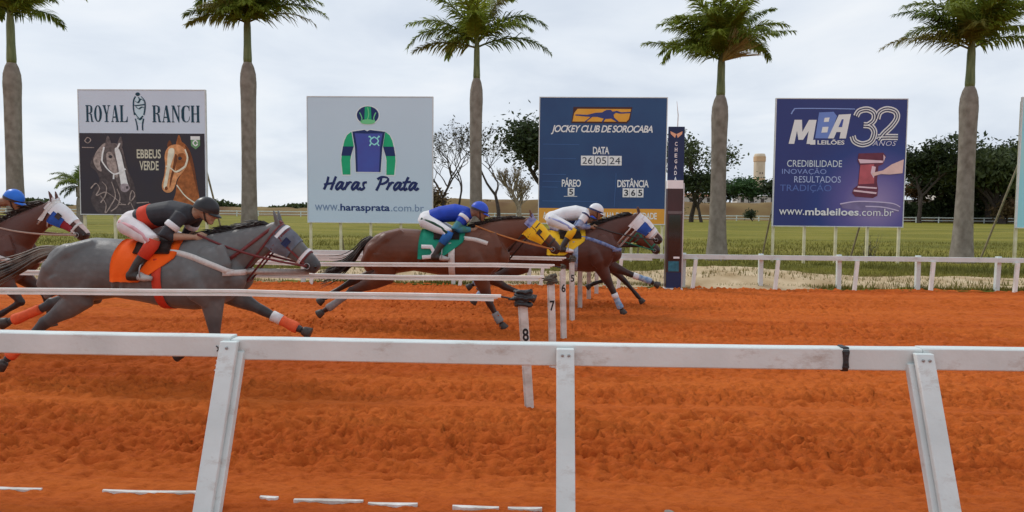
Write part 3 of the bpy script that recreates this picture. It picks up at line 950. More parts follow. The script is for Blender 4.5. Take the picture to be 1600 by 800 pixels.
# brush script "Haras Prata" (pen strokes)
def glyph_paths(word, x, base, xh, cap):
    out_ = []
    for ch in word:
        sl = lambda u, v: (x + u + v * 0.22, base - v)
        if ch == 'H':
            out_ += [[sl(0, 0), sl(4, cap * .5), sl(2, cap)], [sl(28, -2), sl(30, cap * .5), sl(32, cap * 1.02)], [sl(-6, cap * .38), sl(12, cap * .45), sl(36, cap * .52)]]; x += 46
        elif ch == 'P':
            out_ += [[sl(0, -4), sl(5, cap * .5), sl(4, cap * .96)], [sl(-10, cap * .82), sl(6, cap * 1.0), sl(30, cap * .92), sl(32, cap * .66), sl(18, cap * .48), sl(4, cap * .46)]]; x += 40
        elif ch == 'a':
            out_ += [[sl(22, xh * .95), sl(8, xh * .95), sl(0, xh * .4), sl(5, 0), sl(16, xh * .35), sl(23, xh)], [sl(23, xh), sl(22, xh * .2), sl(30, 2), sl(37, xh * .3)]]; x += 36
        elif ch == 'r':
            out_ += [[sl(0, 0), sl(3, xh * .5), sl(3, xh * 1.02)], [sl(3, xh * .45), sl(12, xh * .95), sl(22, xh * .9)]]; x += 27
        elif ch == 's':
            out_ += [[sl(18, xh * .98), sl(6, xh * .9), sl(8, xh * .55), sl(14, xh * .25), sl(4, 0), sl(-6, xh * .12)]]; x += 30
        elif ch == 't':
            out_ += [[sl(8, xh * 1.7), sl(4, xh * .7), sl(7, 0), sl(18, xh * .25)], [sl(-8, xh * .98), sl(24, xh * 1.08)]]; x += 25
        elif ch == ' ':
            x += 36
    return out_, x
ps_, xe = glyph_paths('Haras Prata', 165, 568, 44, 74)
sc_ = (700 - 160) / (xe - 160)
ps_ = [[(160 + (x - 160) * sc_, y) for x, y in q] for q in ps_]
nh = len(glyph_paths('Haras', 0, 0, 44, 74)[0])
b2.strokes('lettering', ps_[:nh], 6.5, 15, 0.75, ink('script_navy', 22, 36, 82), 2, c5)
b2.strokes('lettering', ps_[nh:], 6.5, 15, 0.75, MATS['ink_script_navy'], 2, c5)
i_url = ink('url_grey', 104, 124, 152)
b2.text('www.', 491.5, 320, 530, 329.5, i_url, '', 2)
b2.text('harasprata', 531.5, 318.3, 609, 332.5, ink('url_navy', 22, 46, 96), 'bold', 2)
b2.text('.com.br', 611, 318.3, 662.5, 329.5, i_url, '', 2)

# ---- board 3: Jockey Club de Sorocaba
i_blue3 = ink('board_blue', 40, 60, 98, 0.10, 0.5, col2=(42, 70, 106))
b3 = Board('navy results billboard lettered JOCKEY CLUB DE SOROCABA with yellow bottom band', (843, 153, 1040, 349), 0.02, 4.23, 1.26, 5.44, i_blue3, posts=5)
i_gold = ink('gold', 226, 146, 46, 0.06, 2, 1.3, col2=(232, 160, 70))
i_w = ink('white', 236, 240, 246, 0.02)
b3.poly('yellow_band', [(843, 325.5), (1040, 325.5), (1040, 349), (843, 349)], ink('band_yellow', 206, 146, 56, 0.08, 1.2, 1.3), 1)
c8 = (840, 155, 7.805)
b3.poly('logo_outline', [(430, 95), (1145, 95), (1120, 250), (1080, 292), (405, 292), (425, 170)], ink('logo_brown', 62, 36, 36), 1, c8)
b3.poly('logo_field', [(480, 118), (1130, 118), (1105, 240), (1075, 272), (420, 272), (440, 170)], i_gold, 2, c8)
b3.multi('logo_horse', [[(455, 185), (600, 190), (700, 165), (780, 160), (830, 130), (885, 128), (905, 150), (960, 140), (1010, 158), (1125, 152), (1120, 168), (1000, 175), (945, 165), (920, 185), (925, 220), (985, 272), (955, 272), (890, 235), (820, 240), (790, 290), (775, 272), (800, 235), (720, 215), (660, 215), (590, 272), (560, 280), (640, 215), (590, 212), (455, 200)]], ink('logo_navy', 44, 54, 104), 3, c8)
b3.text('JOCKEY CLUB DE SOROCABA', 860.5, 195.5, 1019, 210, i_w, 'bold italic tight', 2)
b3.text('DATA', 926.5, 229, 952, 240.5, i_w, 'bold tight', 2)
i_plate = ink('plate_white', 214, 220, 226)
i_digit = ink('digit', 46, 52, 60)
for k, (a, b, tx_) in enumerate(((908, 928.3, '26'), (929.3, 949.6, '05'), (950.6, 971.6, '24'))):
    b3.poly('number_plate', [(a, 243), (b, 243), (b, 258), (a, 258)], i_plate, 2)
    b3.text(tx_, a + 2.2, 245.2, b - 2.2, 255.8, i_digit, '', 3)
b3.text('PÁREO', 878.5, 277.5, 908.5, 292, i_w, 'bold tight', 2)
b3.poly('number_plate', [(888, 293.5), (898.5, 293.5), (898.5, 306), (888, 306)], i_plate, 2)
b3.text('5', 890, 295, 896.7, 304.5, i_digit, 'bold', 3)
b3.poly('rule', [(882, 306.5), (903, 306.5), (903, 307.3), (882, 307.3)], i_w, 2)
b3.text('DISTÂNCIA', 965.5, 277.5, 1014.5, 292, i_w, 'bold tight', 2)
for k, (a, tx_) in enumerate(((974, '3'), (985, '6'), (996, '5'))):
    b3.poly('number_plate', [(a, 293.5), (a + 10.6, 293.5), (a + 10.6, 307.5), (a, 307.5)], i_plate, 2)
    b3.text(tx_, a + 2.2, 295.5, a + 8.8, 305.5, i_digit, 'bold', 3)
i_cream = ink('cream_text', 250, 232, 190)
b3.text('A', 849.5, 331.5, 855, 342, i_cream, 'bold', 2)
b3.text('MILHA DA VELOCIDADE', 938, 331.5, 1028, 342, i_cream, 'bold tight', 2)
i_seam = ink('seam_blue', 60, 92, 140)
b3.multi('panel_seam', [[(848, y), (x, y + 0.3), (x, y + 0.9), (848, y + 0.6)] for y, x in ((225, 905), (247, 900), (272, 885), (283, 880), (292, 872), (314, 935))] + [[(963, 270), (963.6, 270), (961.5, 323), (960.9, 323)]], i_seam, 1)

# ---- board 4: auction house, 32 years
m_b4 = bpy.data.materials.new('ink_board4'); m_b4.use_nodes = True
t = m_b4.node_tree; p = t.nodes['Principled BSDF']; p.inputs['Roughness'].default_value = 0.45
tx = t.nodes.new('ShaderNodeTexCoord'); sp = t.nodes.new('ShaderNodeSeparateXYZ'); t.links.new(tx.outputs['Object'], sp.inputs[0])
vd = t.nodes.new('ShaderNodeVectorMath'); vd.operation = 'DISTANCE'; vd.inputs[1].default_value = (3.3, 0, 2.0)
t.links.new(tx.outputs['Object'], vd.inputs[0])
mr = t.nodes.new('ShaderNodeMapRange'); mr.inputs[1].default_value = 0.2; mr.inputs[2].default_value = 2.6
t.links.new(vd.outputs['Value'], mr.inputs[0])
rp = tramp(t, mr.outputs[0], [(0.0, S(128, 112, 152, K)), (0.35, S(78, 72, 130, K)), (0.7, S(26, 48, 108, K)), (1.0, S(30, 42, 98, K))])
t.links.new(rp.outputs[0], p.inputs['Base Color'])
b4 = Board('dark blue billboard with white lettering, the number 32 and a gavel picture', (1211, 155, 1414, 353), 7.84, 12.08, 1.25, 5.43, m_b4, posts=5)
c7 = (1190, 140, 3.636)
i_grey = ink('logo_grey', 205, 212, 226)
b4.strokes('logo_border', [[(160, 140), (175, 115), (200, 108), (400, 108), (520, 110)]], 4, 7, 0.4, ink('border_blue', 120, 140, 190), 2, c7)
b4.multi('logo_letter', [[(150, 308), (180, 172), (222, 172), (226, 240), (262, 172), (305, 172), (285, 308), (252, 308), (262, 235), (232, 285), (205, 285), (196, 235), (182, 308)]], i_w, 3, c7)
b4.multi('logo_letter', [[(318, 130), (400, 126), (420, 150), (408, 188), (424, 215), (405, 262), (370, 276), (300, 276)]], ink('logo_blue', 96, 118, 176), 2, c7)
b4.multi('letter_counter', [[(350, 160), (378, 158), (374, 182), (346, 184)], [(340, 212), (374, 210), (368, 242), (334, 244)]], i_grey, 3, c7)
b4.multi('logo_letter', [[(372, 276), (430, 142), (498, 138), (474, 276), (438, 276), (444, 240), (420, 240), (406, 276)]], i_w, 3, c7)
b4.multi('letter_counter', [[(430, 212), (450, 212), (458, 168), (448, 168)]], ink('letter_gap', 60, 76, 140), 4, c7)
b4.poly('logo_dot', [(272, 285), (302, 285), (302, 312), (272, 312)], i_w, 4, c7)
b4.text('LEILÕES', 1276.5, 217.5, 1318.5, 225.5, i_w, 'bold', 3)
def numeral(paths, w0, m, layer):
    b4.strokes('numeral', paths, w0, w0, 0.5, m, layer, c7)
three = [[(528, 150), (545, 122), (590, 112), (628, 132), (630, 170), (600, 198), (572, 200)], [(572, 200), (612, 206), (634, 240), (618, 290), (570, 308), (526, 292), (512, 262)]]
two = [[(648, 165), (660, 128), (700, 110), (748, 124), (758, 160), (730, 205), (690, 245), (660, 285)], [(655, 268), (700, 266), (768, 266)]]
numeral(three + two, 34, ink('num_silver', 206, 205, 208), 3)
numeral(three + two, 20, ink('num_dark', 56, 58, 82), 4)
numeral(three + two, 6, MATS['ink_num_silver'], 5)
b4.text('ANOS', 1362, 219.5, 1399, 227, ink('anos', 176, 176, 192), 'italic wide', 6)
b4.text('CREDIBILIDADE', 1230, 250, 1316, 260.5, ink('text_a', 178, 188, 216), '', 2)
b4.text('INOVAÇÃO', 1222.5, 262, 1292, 273.5, ink('text_b', 116, 132, 180), '', 2)
b4.text('RESULTADOS', 1242, 275, 1315, 285, ink('text_c', 152, 164, 204), '', 2)
b4.text('TRADIÇÃO', 1220, 286, 1301, 301, ink('text_d', 78, 98, 156), '', 2)
b4.text('www.', 1219.5, 327.5, 1259, 336, i_w, '', 7)
b4.text('mbaleiloes', 1260.5, 325, 1344.5, 336.5, i_w, 'bold', 7)
b4.text('.com.br', 1346, 325, 1399, 336.5, i_w, '', 7)
v1 = ink('gavel_dark', 92, 44, 60, 0.25, 3); v2 = ink('gavel_mid', 158, 78, 86, 0.2, 3); v3 = ink('gavel_light', 214, 168, 178, 0.1, 3)
b4.poly('gavel_head', [(550, 360), (690, 355), (706, 375), (690, 420), (665, 430), (660, 520), (668, 560), (665, 600), (640, 612), (540, 605), (522, 585), (528, 560), (552, 540), (560, 430), (545, 400)], v1, 3, c7)
b4.poly('gavel_side', [(562, 425), (640, 420), (645, 530), (555, 535)], v2, 4, c7)
b4.multi('gavel_highlight', [[(548, 392), (690, 400), (688, 412), (560, 416)], [(628, 430), (650, 436), (640, 500), (622, 470)], [(530, 566), (660, 580), (658, 590), (528, 576)], [(552, 545), (660, 552), (660, 560), (550, 554)], [(690, 365), (702, 380), (692, 410)]], v3, 5, c7)
b4.poly('gavel_block', [(455, 650), (560, 630), (740, 640), (800, 665), (790, 690), (640, 690), (470, 672)], ink('block', 106, 96, 130, 0.2, 3), 2, c7)
b4.strokes('block_edge', [[(455, 648), (560, 632), (740, 640), (798, 662)], [(600, 660), (700, 664), (790, 684)]], 4, 7, 0.9, ink('block_edge', 176, 164, 188), 3, c7)
b4.poly('gavel_hand', [(628, 470), (690, 455), (740, 420), (806, 392), (802, 470), (730, 478), (680, 476), (640, 488)], ink('hand', 206, 164, 158, 0.1, 3), 6, c7)

# ---- board 5: only its left edge shows
b5 = Board('light blue billboard cut off by the right edge of the picture', (1594, 153, 1800, 356), 15.80, 20.05, 1.27, 5.50, ink('sky_blue', 150, 196, 226, 0.12, 0.4, col2=(120, 180, 220)), posts=5)

# ---- finish post
fp = thing('finish_post', 'tall dark finish post lettered CHEGADA with white capped mirror box', 'post', (2.94, 16.02, 0))
i_fnavy = mat('finish_navy', S(34, 48, 84, 1.1), 0.45, 0.1, 3)
mb = MB(); mb.box(-0.145, 0.20, 0.19, 0.25, -0.1, 3.50); mb.obj('sign_panel', i_fnavy, fp)
mb = MB(); mb.box(-0.175, -0.146, 0.185, 0.24, -0.1, 2.33); mb.box(0.165, 0.19, 0.02, 0.16, -0.1, 2.28)
mb.obj('frame', mat('frame_silver', (0.55, 0.55, 0.56), 0.35, 0.1, 5, metal=0.6), fp)
mb = MB(); mb.box(-0.17, 0.155, 0.0, 0.18, -0.1, 2.16); mb.obj('mirror_box', mat('maroon_box', (0.045, 0.014, 0.016), 0.3, 0.3, 2.0, spec=0.5), fp)
mb = MB(); mb.box(-0.172, 0.157, -0.004, 0.182, 2.162, 2.34); mb.obj('white_cap', mat('cap_board_white', (0.86, 0.86, 0.86), 0.5, 0.03, 6), fp)
mb = MB(); mb.box(-0.13, 0.12, -0.008, -0.002, 0.62, 1.60); mb.obj('mirror_glass', mat('dark_glass', (0.012, 0.012, 0.016), 0.08, 0.2, 4, spec=0.8), fp)
mb = MB(); mb.box(-0.16, 0.145, -0.010, -0.002, 1.62, 1.68); mb.obj('trim', mat('trim_grey', (0.16, 0.13, 0.13), 0.4, 0.1, 6), fp)
mb = MB(); mb.box(-0.125, 0.10, -0.012, -0.002, 0.38, 0.60); mb.obj('label_plate', mat('teal_plate', S(38, 92, 108, 1.5), 0.35, 0.25, 14), fp)
mb = MB(); mb.box(-0.166, 0.15, -0.010, -0.002, -0.05, 0.36); mb.obj('kick_panel', i_fnavy, fp)
mb = MB(); mb.box(-0.02, 0.11, -0.014, -0.009, 0.66, 0.70); mb.obj('label_strip', i_w, fp)
mb = MB(); mb.box(-0.19, 0.19, -0.05, 0.26, -0.1, 0.02); mb.obj('plinth', m_cream, fp)
for k, ch in enumerate('CHEGADA'):
    me = text_mesh(ch, 'bold'); fit(me, 0.055, 0.085)
    o = put('lettering', me, i_w, fp); o.location = (0.022, 0.186, 3.13 - 0.125 * k)
em = MB()
for sg in (-1, 1):
    em.add([(0.022, 0.186, 3.34), (0.022 + sg * 0.13, 0.186, 3.40), (0.022 + sg * 0.12, 0.186, 3.34), (0.022 + sg * 0.03, 0.186, 3.26)], [(0, 1, 2, 3)] if sg > 0 else [(3, 2, 1, 0)])
em.obj('emblem', ink('emblem_bronze', 196, 150, 120), fp)
mb = MB(); mb.tube([(0.05, 0.22, 3.5), (0.055, 0.22, 3.75), (0.02, 0.22, 4.05)], [0.012, 0.01, 0.004], 6); mb.obj('aerial', m_white_worn, fp)

# ================================================================== PALMS
m_trunk = mat('palm_trunk', (0.22, 0.185, 0.15), 0.9, 0.18, 3.0, 0.35, 14, 0.15, col2=(0.31, 0.275, 0.235), stretch=(1.6, 1.6, 1.2), detail=8)
m_shaft = mat('palm_crownshaft', (0.115, 0.15, 0.05), 0.5, 0.2, 4, 0.1, 20, 0.35, col2=(0.20, 0.23, 0.10), stretch=(3, 3, 0.5))
m_fr = [mat('palm_leaf_dark', (0.12, 0.185, 0.035), 0.5, 0.35, 2.5, col2=(0.21, 0.28, 0.055), spec=0.35, leaf=0.5),
        mat('palm_leaf_mid', (0.19, 0.255, 0.042), 0.5, 0.35, 2.5, col2=(0.30, 0.36, 0.06), spec=0.35, leaf=0.5),
        mat('palm_leaf_bright', (0.25, 0.33, 0.04), 0.5, 0.3, 2.5, col2=(0.34, 0.40, 0.06), spec=0.35, leaf=0.5),
        mat('palm_leaf_yellowed', (0.36, 0.29, 0.055), 0.55, 0.35, 2.5, col2=(0.21, 0.21, 0.05), spec=0.3, leaf=0.5)]
m_tan = mat('palm_flower_stalk', (0.50, 0.35, 0.12), 0.7, 0.25, 6, col2=(0.62, 0.48, 0.24), leaf=0.3)
for m in m_fr:
    m.node_tree.nodes['Principled BSDF'].inputs['Transmission Weight'].default_value = 0.0

def frond_mesh(length, e0, droop, leaf, seed, density=84, sparse=0.0, hang=0.5):
    """a feather leaf growing along +x: rachis tube and leaflets set in several planes"""
    rs = random.Random(seed)
    mb = MB()
    pts = []
    x = z = 0.0
    n = 18
    for i in range(n + 1):
        u = i / n
        pts.append(Vector((x, 0.04 * math.sin(u * 3 + seed), z)))
        el = e0 - droop * u ** 1.35
        x += math.cos(el) * length / n
        z += math.sin(el) * length / n
    mb.tube(pts, [0.035 * (1 - 0.9 * i / n) + 0.003 for i in range(n + 1)], 5)
    for i in range(density):
        u = 0.10 + 0.90 * (i + rs.random() * 0.6) / density
        if rs.random() < sparse * (0.4 + u):
            continue
        f = min(u, 0.999) * n
        k = int(f)
        c = pts[k].lerp(pts[k + 1], f - k)
        tg = (pts[min(k + 1, n)] - pts[k]).normalized()
        side0 = Vector((0, 1, 0))
        up = tg.cross(side0) * -1
        ll = leaf * (0.45 + 0.55 * math.sin(math.pi * min(1, u * 1.15 + 0.12)) ** 0.8) * rs.uniform(0.8, 1.1)
        if u > 0.9:
            ll *= 0.75
        for sg in (-1, 1):
            lift = rs.choice((-0.35, 0.15, 0.55)) + rs.uniform(-0.2, 0.2)
            d = (side0 * sg * 1.0 + tg * (0.55 + 0.9 * u) + up * lift).normalized()
            mid = c + d * ll * 0.55
            d2 = (d + Vector((0, 0, -hang * rs.uniform(0.6, 1.8)))).normalized()
            tip = mid + d2 * ll * 0.5
            wv = d.cross(up)
            wv = (wv if wv.length > 0.05 else tg).normalized() * rs.uniform(0.022, 0.034)
            mb.add([c - wv * 0.5, c + wv * 0.5, mid + wv, mid - wv, tip], [(0, 1, 2, 3), (3, 2, 4)])
    return mb

def palm(label, x, y, z_ring, z_crown, r_base, r_ring, sig, seed, tan=None, scale=1.0, nrand=15, group='royal palms behind the billboards'):
    t_ = thing('palm_tree', label, 'palm tree', (x, y, 0), 0, group)
    rs = random.Random(seed)
    # trunk: wide foot, slight waist, bulge below the shaft
    prof = [(-0.2, 1.25), (0.0, 1.22), (0.25, 1.10), (0.8, 0.95), (1.6, 0.84), (2.6, 0.78), (3.6, 0.76), (z_ring - 1.3, 0.80), (z_ring - 0.75, 0.86), (z_ring - 0.4, 0.80), (z_ring - 0.15, 0.62), (z_ring, 0.42)]
    prof = sorted(prof)
    rings = []
    zz = []
    for i in range(len(prof) - 1):
        for k in range(5):
            u = k / 5
            zz.append((prof[i][0] + (prof[i + 1][0] - prof[i][0]) * u, prof[i][1] + (prof[i + 1][1] - prof[i][1]) * u))
    zz.append(prof[-1])
    lean = rs.uniform(-0.05, 0.05)
    for i, (z, r_) in enumerate(zz):
        rg = r_base * r_ * (1 + (0.006 if i % 2 else -0.004))
        cx = lean * math.sin(max(0, z) / z_ring * 2.4)
        rings.append([Vector((cx + rg * math.cos(a) * (1 + 0.03 * math.sin(3 * a + z)), rg * math.sin(a), z)) for a in [2 * math.pi * j / 18 for j in range(18)]])
    mb = MB(); mb.loft(rings); mb.obj('trunk', m_trunk, t_, True)
    cx = lean * math.sin(2.4)
    mb = MB()
    hh = z_crown - z_ring
    mb.tube([(cx, 0, z_ring - 0.05), (cx, 0, z_ring + 0.1 * hh), (cx, 0, z_ring + 0.5 * hh), (cx, 0, z_crown), (cx, 0, z_crown + 0.35), (cx, 0, z_crown + 0.9)],
            [r_base * 0.43, r_base * 0.46, r_base * 0.40, r_base * 0.38, r_base * 0.30, r_base * 0.10], 14)
    mb.obj('crownshaft', m_shaft, t_, True)
    # fronds: azimuth 0 = picture right, 180 = left, 270 = towards the viewer
    fl = list(sig)
    for i in range(nrand):
        az = 360 * i / nrand + rs.uniform(-18, 18)
        e0 = rs.uniform(34, 82)
        fl.append((az, e0, rs.uniform(70, 115), rs.uniform(2.4, 3.0), rs.choice((0, 1, 1, 2)), 0.0))
    for i, (az, e0, dr, ln, ci, sp_) in enumerate(fl):
        mb = frond_mesh(ln * scale, R(e0), R(dr), 0.72 * scale, seed * 50 + i, sparse=sp_, hang=0.55)
        o = mb.obj('frond', m_fr[ci], t_)
        o.location = (cx, 0, z_crown + 0.12 + 0.5 * max(0, (e0 - 20)) / 70)
        o.rotation_euler = (0, 0, R(az))
    if tan:
        mb = MB()
        az, ln = tan
        d0 = Vector((math.cos(R(az)), math.sin(R(az)), 0.9)).normalized()
        for k in range(220):
            d = (d0 + Vector((rs.uniform(-.5, .5), rs.uniform(-.5, .5), rs.uniform(-.6, .35)))).normalized()
            q = d * ln * rs.uniform(0.5, 1.0)
            mb.tube([(0, 0, 0), q * 0.5 + Vector((0, 0, 0.06)), q], [0.012, 0.010, 0.005], 4)
        o = mb.obj('flower_stalk', m_tan, t_); o.location = (cx, -0.15, z_crown + 0.10)
    return t_
# sig: azimuth, start elevation, droop, length, colour, sparseness
palm('royal palm at the left edge, crown mostly above the picture', -18.75, 26, 6.74, 8.05, 0.345, 0, [(15, 55, 60, 2.6, 1, 0), (165, 50, 70, 2.6, 0, 0), (300, 60, 60, 2.5, 2, 0), (345, 62, 40, 2.4, 1, 0)], 1)
palm('royal palm between the ROYAL RANCH and Haras Prata billboards', -10.30, 26, 6.78, 7.98, 0.325, 0,
     [(3, 26, 68, 2.55, 3, 0.55), (178, 24, 62, 2.3, 3, 0), (193, 30, 66, 2.2, 1, 0), (12, 58, 112, 2.5, 0, 0), (168, 60, 118, 2.5, 0, 0), (255, 30, 70, 1.5, 1, 0), (290, 40, 80, 1.6, 2, 0), (230, 32, 70, 1.9, 3, 0), (315, 30, 60, 1.6, 1, 0)], 2)
palm('slim royal palm with one long drooping frond on its right', -2.18, 26, 6.25, 7.15, 0.27, 0,
     [(358, 24, 72, 2.75, 0, 0.1), (176, 42, 66, 2.7, 1, 0.2), (184, 16, 48, 2.25, 3, 0), (10, 66, 30, 2.3, 3, 0), (195, 62, 60, 2.4, 1, 0), (270, 50, 60, 1.6, 2, 0)], 3, nrand=8)
palm('royal palm with tan flower stalks right of the finish post', 6.25, 26, 5.70, 6.72, 0.335, 0,
     [(177, 26, 34, 2.75, 1, 0), (4, 40, 50, 2.75, 1, 0.15), (170, 58, 80, 2.6, 2, 0), (8, 62, 55, 2.5, 0, 0), (190, 48, 66, 2.3, 2, 0), (250, 40, 60, 1.9, 2, 0), (285, 60, 60, 2.0, 2, 0), (210, 24, 50, 2.0, 1, 0), (145, 76, 110, 2.6, 1, 0)], 4, tan=(-45, 1.35))
palm('royal palm with the widest crown, right of the gavel billboard', 14.62, 26, 6.03, 7.12, 0.345, 0,
     [(176, 24, 58, 3.1, 3, 0.25), (172, 52, 74, 2.9, 0, 0), (188, 30, 60, 2.2, 3, 0), (5, 40, 84, 3.0, 1, 0), (352, 28, 88, 2.7, 1, 0), (355, 58, 80, 2.9, 1, 0), (245, 40, 70, 1.9, 3, 0), (280, 62, 60, 2.2, 2, 0), (300, 48, 70, 2.0, 2, 0), (165, 66, 90, 2.8, 1, 0)], 5)
palm('small distant palm with drooping fronds at the left of the ROYAL RANCH billboard', -44.3, 70, 2.6, 3.5, 0.32, 0,
     [(180, 30, 90, 2.6, 0, 0), (190, 5, 75, 2.0, 0, 0), (170, 50, 80, 2.6, 1, 0), (200, -20, 50, 1.7, 0, 0), (0, 30, 80, 2.4, 0, 0)], 6, nrand=8, group='palms far off')

# ================================================================== TREES
m_bark = mat('bark_grey', (0.065, 0.052, 0.045), 0.9, 0.3, 5, 0.5, 20, 0.1)
m_bark_pale = mat('bark_pale', (0.26, 0.21, 0.15), 0.9, 0.3, 5, 0.5, 20, 0.1)
m_leaf = [mat('leaf_dark', (0.030, 0.052, 0.022), 0.65, 0.4, 0.6, col2=(0.060, 0.085, 0.030), leaf=0.25), mat('leaf_mid', (0.050, 0.080, 0.024), 0.65, 0.4, 0.6, col2=(0.095, 0.12, 0.04), leaf=0.25),
          mat('leaf_green', (0.045, 0.105, 0.035), 0.65, 0.35, 0.6, col2=(0.07, 0.15, 0.04), leaf=0.25), mat('leaf_rust', (0.20, 0.085, 0.03), 0.7, 0.4, 0.6, col2=(0.14, 0.09, 0.03), leaf=0.25),
          mat('leaf_sparse', (0.055, 0.05, 0.035), 0.7, 0.4, 0.6, col2=(0.09, 0.085, 0.04), leaf=0.25), mat('leaf_straw', (0.22, 0.13, 0.07), 0.8, 0.35, 0.6, col2=(0.16, 0.12, 0.05), leaf=0.25)]

def tree(label, x, y, h, spread, leaf_m, n_leaf, leaf_size, seed, bark=None, fork=0.28, lean=0.0, depth=4, droop=0.0, group='trees beyond the infield', z0=0.0, name='tree', clump=0.9, up=0.75, r0=None, kids=(3, 4)):
    t_ = thing(name, label, 'tree', (x, y, z0), 0, group)
    rs = random.Random(seed)
    mb = MB(); tips = []
    def grow_(p0, d, ln, r_, lv):
        n = 4
        pts = [p0]; dd = d.copy()
        for k in range(n):
            dd = (dd + Vector((rs.uniform(-.18, .18), rs.uniform(-.18, .18), rs.uniform(-.05, .16)))).normalized()
            pts.append(pts[-1] + dd * ln / n)
        mb.tube(pts, [r_ * (1 - 0.42 * k / n) for k in range(n + 1)], 7 if lv == 0 else 5 if lv < 3 else 3)
        if lv >= depth - 2:
            tips.extend(pts[2:] if lv == depth else pts[-1:])
        if lv < depth:
            for k in range(rs.randint(*kids)):
                a = rs.uniform(0, 6.283)
                sp2 = rs.uniform(0.45, 1.0) * spread
                nd = (dd * up + Vector((math.cos(a), math.sin(a), rs.uniform(-0.1, 0.35))) * sp2).normalized()
                st = pts[-1] if k < 2 else pts[rs.randint(2, n)]
                grow_(st, nd, ln * rs.uniform(0.6, 0.85), r_ * 0.60, lv + 1)
    tot = sum(0.72 ** k for k in range(depth + 1)) * 0.72
    l0 = h * fork
    grow_(Vector((0, 0, -0.3)), Vector((lean, 0, 1)).normalized(), l0, r0 or h * 0.022, 0)
    zmax = max(q.z for q in tips)
    k = h / zmax
    mb.v = [(a * k, b * k, c * k) for a, b, c in mb.v]
    mb.obj('trunk', bark or m_bark, t_)
    if n_leaf:
        tips = [q * k for q in tips]
        V, F = [], []
        cl = clump
        for i in range(n_leaf):
            c = rs.choice(tips) + Vector((rs.gauss(0, cl), rs.gauss(0, cl), rs.gauss(0, cl * 0.7)))
            s_ = leaf_size * rs.uniform(0.5, 1.2)
            a = Vector((rs.gauss(0, 1), rs.gauss(0, 1), rs.gauss(0, 0.6) - droop)).normalized()
            b = a.cross(Vector((rs.gauss(0, 1), rs.gauss(0, 1), rs.gauss(0, 1)))).normalized()
            n_ = len(V)
            V += [c - a * s_, c + b * s_ * 0.45, c + a * s_, c - b * s_ * 0.45]
            F.append((n_, n_ + 1, n_ + 2, n_ + 3))
        build('crown', V, F, leaf_m, t_)
    return t_
tree('nearly bare tree leaning right of the Haras Prata billboard', -12.6, 95, 13.6, 0.85, m_leaf[4], 420, 0.22, 3, lean=0.25, depth=6, fork=0.24, clump=0.35, kids=(2, 3), r0=0.24)
tree('thin bare tree behind the slim palm, on its left', -10.7, 100, 13.2, 0.75, m_leaf[4], 200, 0.22, 14, lean=0.0, depth=6, fork=0.24, clump=0.3, kids=(2, 3), r0=0.17)
tree('nearly bare tree right of the slim palm trunk', -5.0, 92, 12.4, 0.85, m_leaf[4], 380, 0.24, 25, lean=0.12, depth=6, fork=0.24, clump=0.4, kids=(2, 3), r0=0.21)
tree('pale leafless shrubby tree beside the results billboard', -2.2, 88, 7.4, 0.62, m_leaf[5], 260, 0.16, 36, bark=m_bark_pale, fork=0.16, depth=5, clump=0.35, kids=(3, 4), r0=0.16)
tree('dense dark green tree half hidden by the results billboard', 2.6, 125, 15.6, 0.85, m_leaf[0], 8000, 0.45, 47, clump=1.6, fork=0.16)
tree('rusty low bush tree at the foot of the bare trees', -13.6, 97, 4.4, 0.9, m_leaf[5], 900, 0.26, 48, fork=0.2, clump=0.6)
tree('open crowned tree just right of the finish post', 26.6, 130, 15.2, 0.80, m_leaf[1], 1900, 0.40, 58, clump=0.9)
tree('lower bushy tree at the right of the finish post', 28.0, 128, 8.6, 0.9, m_leaf[0], 2200, 0.40, 59, fork=0.2, clump=1.0)
tree('round dark tree directly behind the flower stalk palm', 47.0, 200, 8.0, 0.9, m_leaf[0], 1600, 0.5, 61, clump=1.2, z0=3)
tree('dark flat topped tree left of the water tower', 53.5, 215, 7.4, 0.95, m_leaf[0], 2000, 0.5, 69, clump=1.2, z0=3)
tree('bright green round tree in front of the water tower', 57.4, 205, 7.6, 0.95, m_leaf[2], 2600, 0.5, 70, clump=1.2, z0=3)
tree('dark green tree right of the water tower', 64.3, 205, 8.0, 0.95, m_leaf[0], 2200, 0.5, 71, clump=1.2, z0=3)
tree('tall open tree right of the gavel billboard', 75.8, 150, 16.6, 0.85, m_leaf[0], 6500, 0.5, 80, clump=1.2)
tree('dark round tree second right of the gavel billboard', 87.5, 165, 13.0, 0.95, m_leaf[0], 9000, 0.55, 81, clump=1.9, fork=0.14)
tree('broad olive tree behind the widest palm trunk', 96.0, 172, 14.0, 1.0, m_leaf[1], 9000, 0.55, 82, clump=2.0, fork=0.14)
tree('tall dark tree just right of the widest palm trunk', 94.0, 158, 14.0, 0.95, m_leaf[0], 9000, 0.55, 83, clump=2.0, fork=0.14)
tree('drooping olive tree left of the right hand billboard edge', 91.8, 150, 13.6, 0.85, m_leaf[1], 8000, 0.6, 84, droop=1.2, clump=1.7, fork=0.16)
tree('dark tree at the right edge of the picture', 101.4, 160, 15.2, 0.95, m_leaf[0], 9000, 0.55, 85, clump=2.0, fork=0.14)
tree('small rust red tree right of the gavel billboard', 83.6, 170, 7.4, 0.9, m_leaf[3], 1500, 0.4, 86, fork=0.2, clump=0.8, z0=1)
tree('low russet thicket at the foot of the right hand trees', 94, 152, 4.2, 1.1, m_leaf[5], 2200, 0.4, 87, fork=0.15, clump=0.9)
tree('dark round bush on the bank below the water tower', 42.8, 150, 2.3, 1.1, m_leaf[0], 1100, 0.22, 88, fork=0.15, clump=0.35, name='bush')
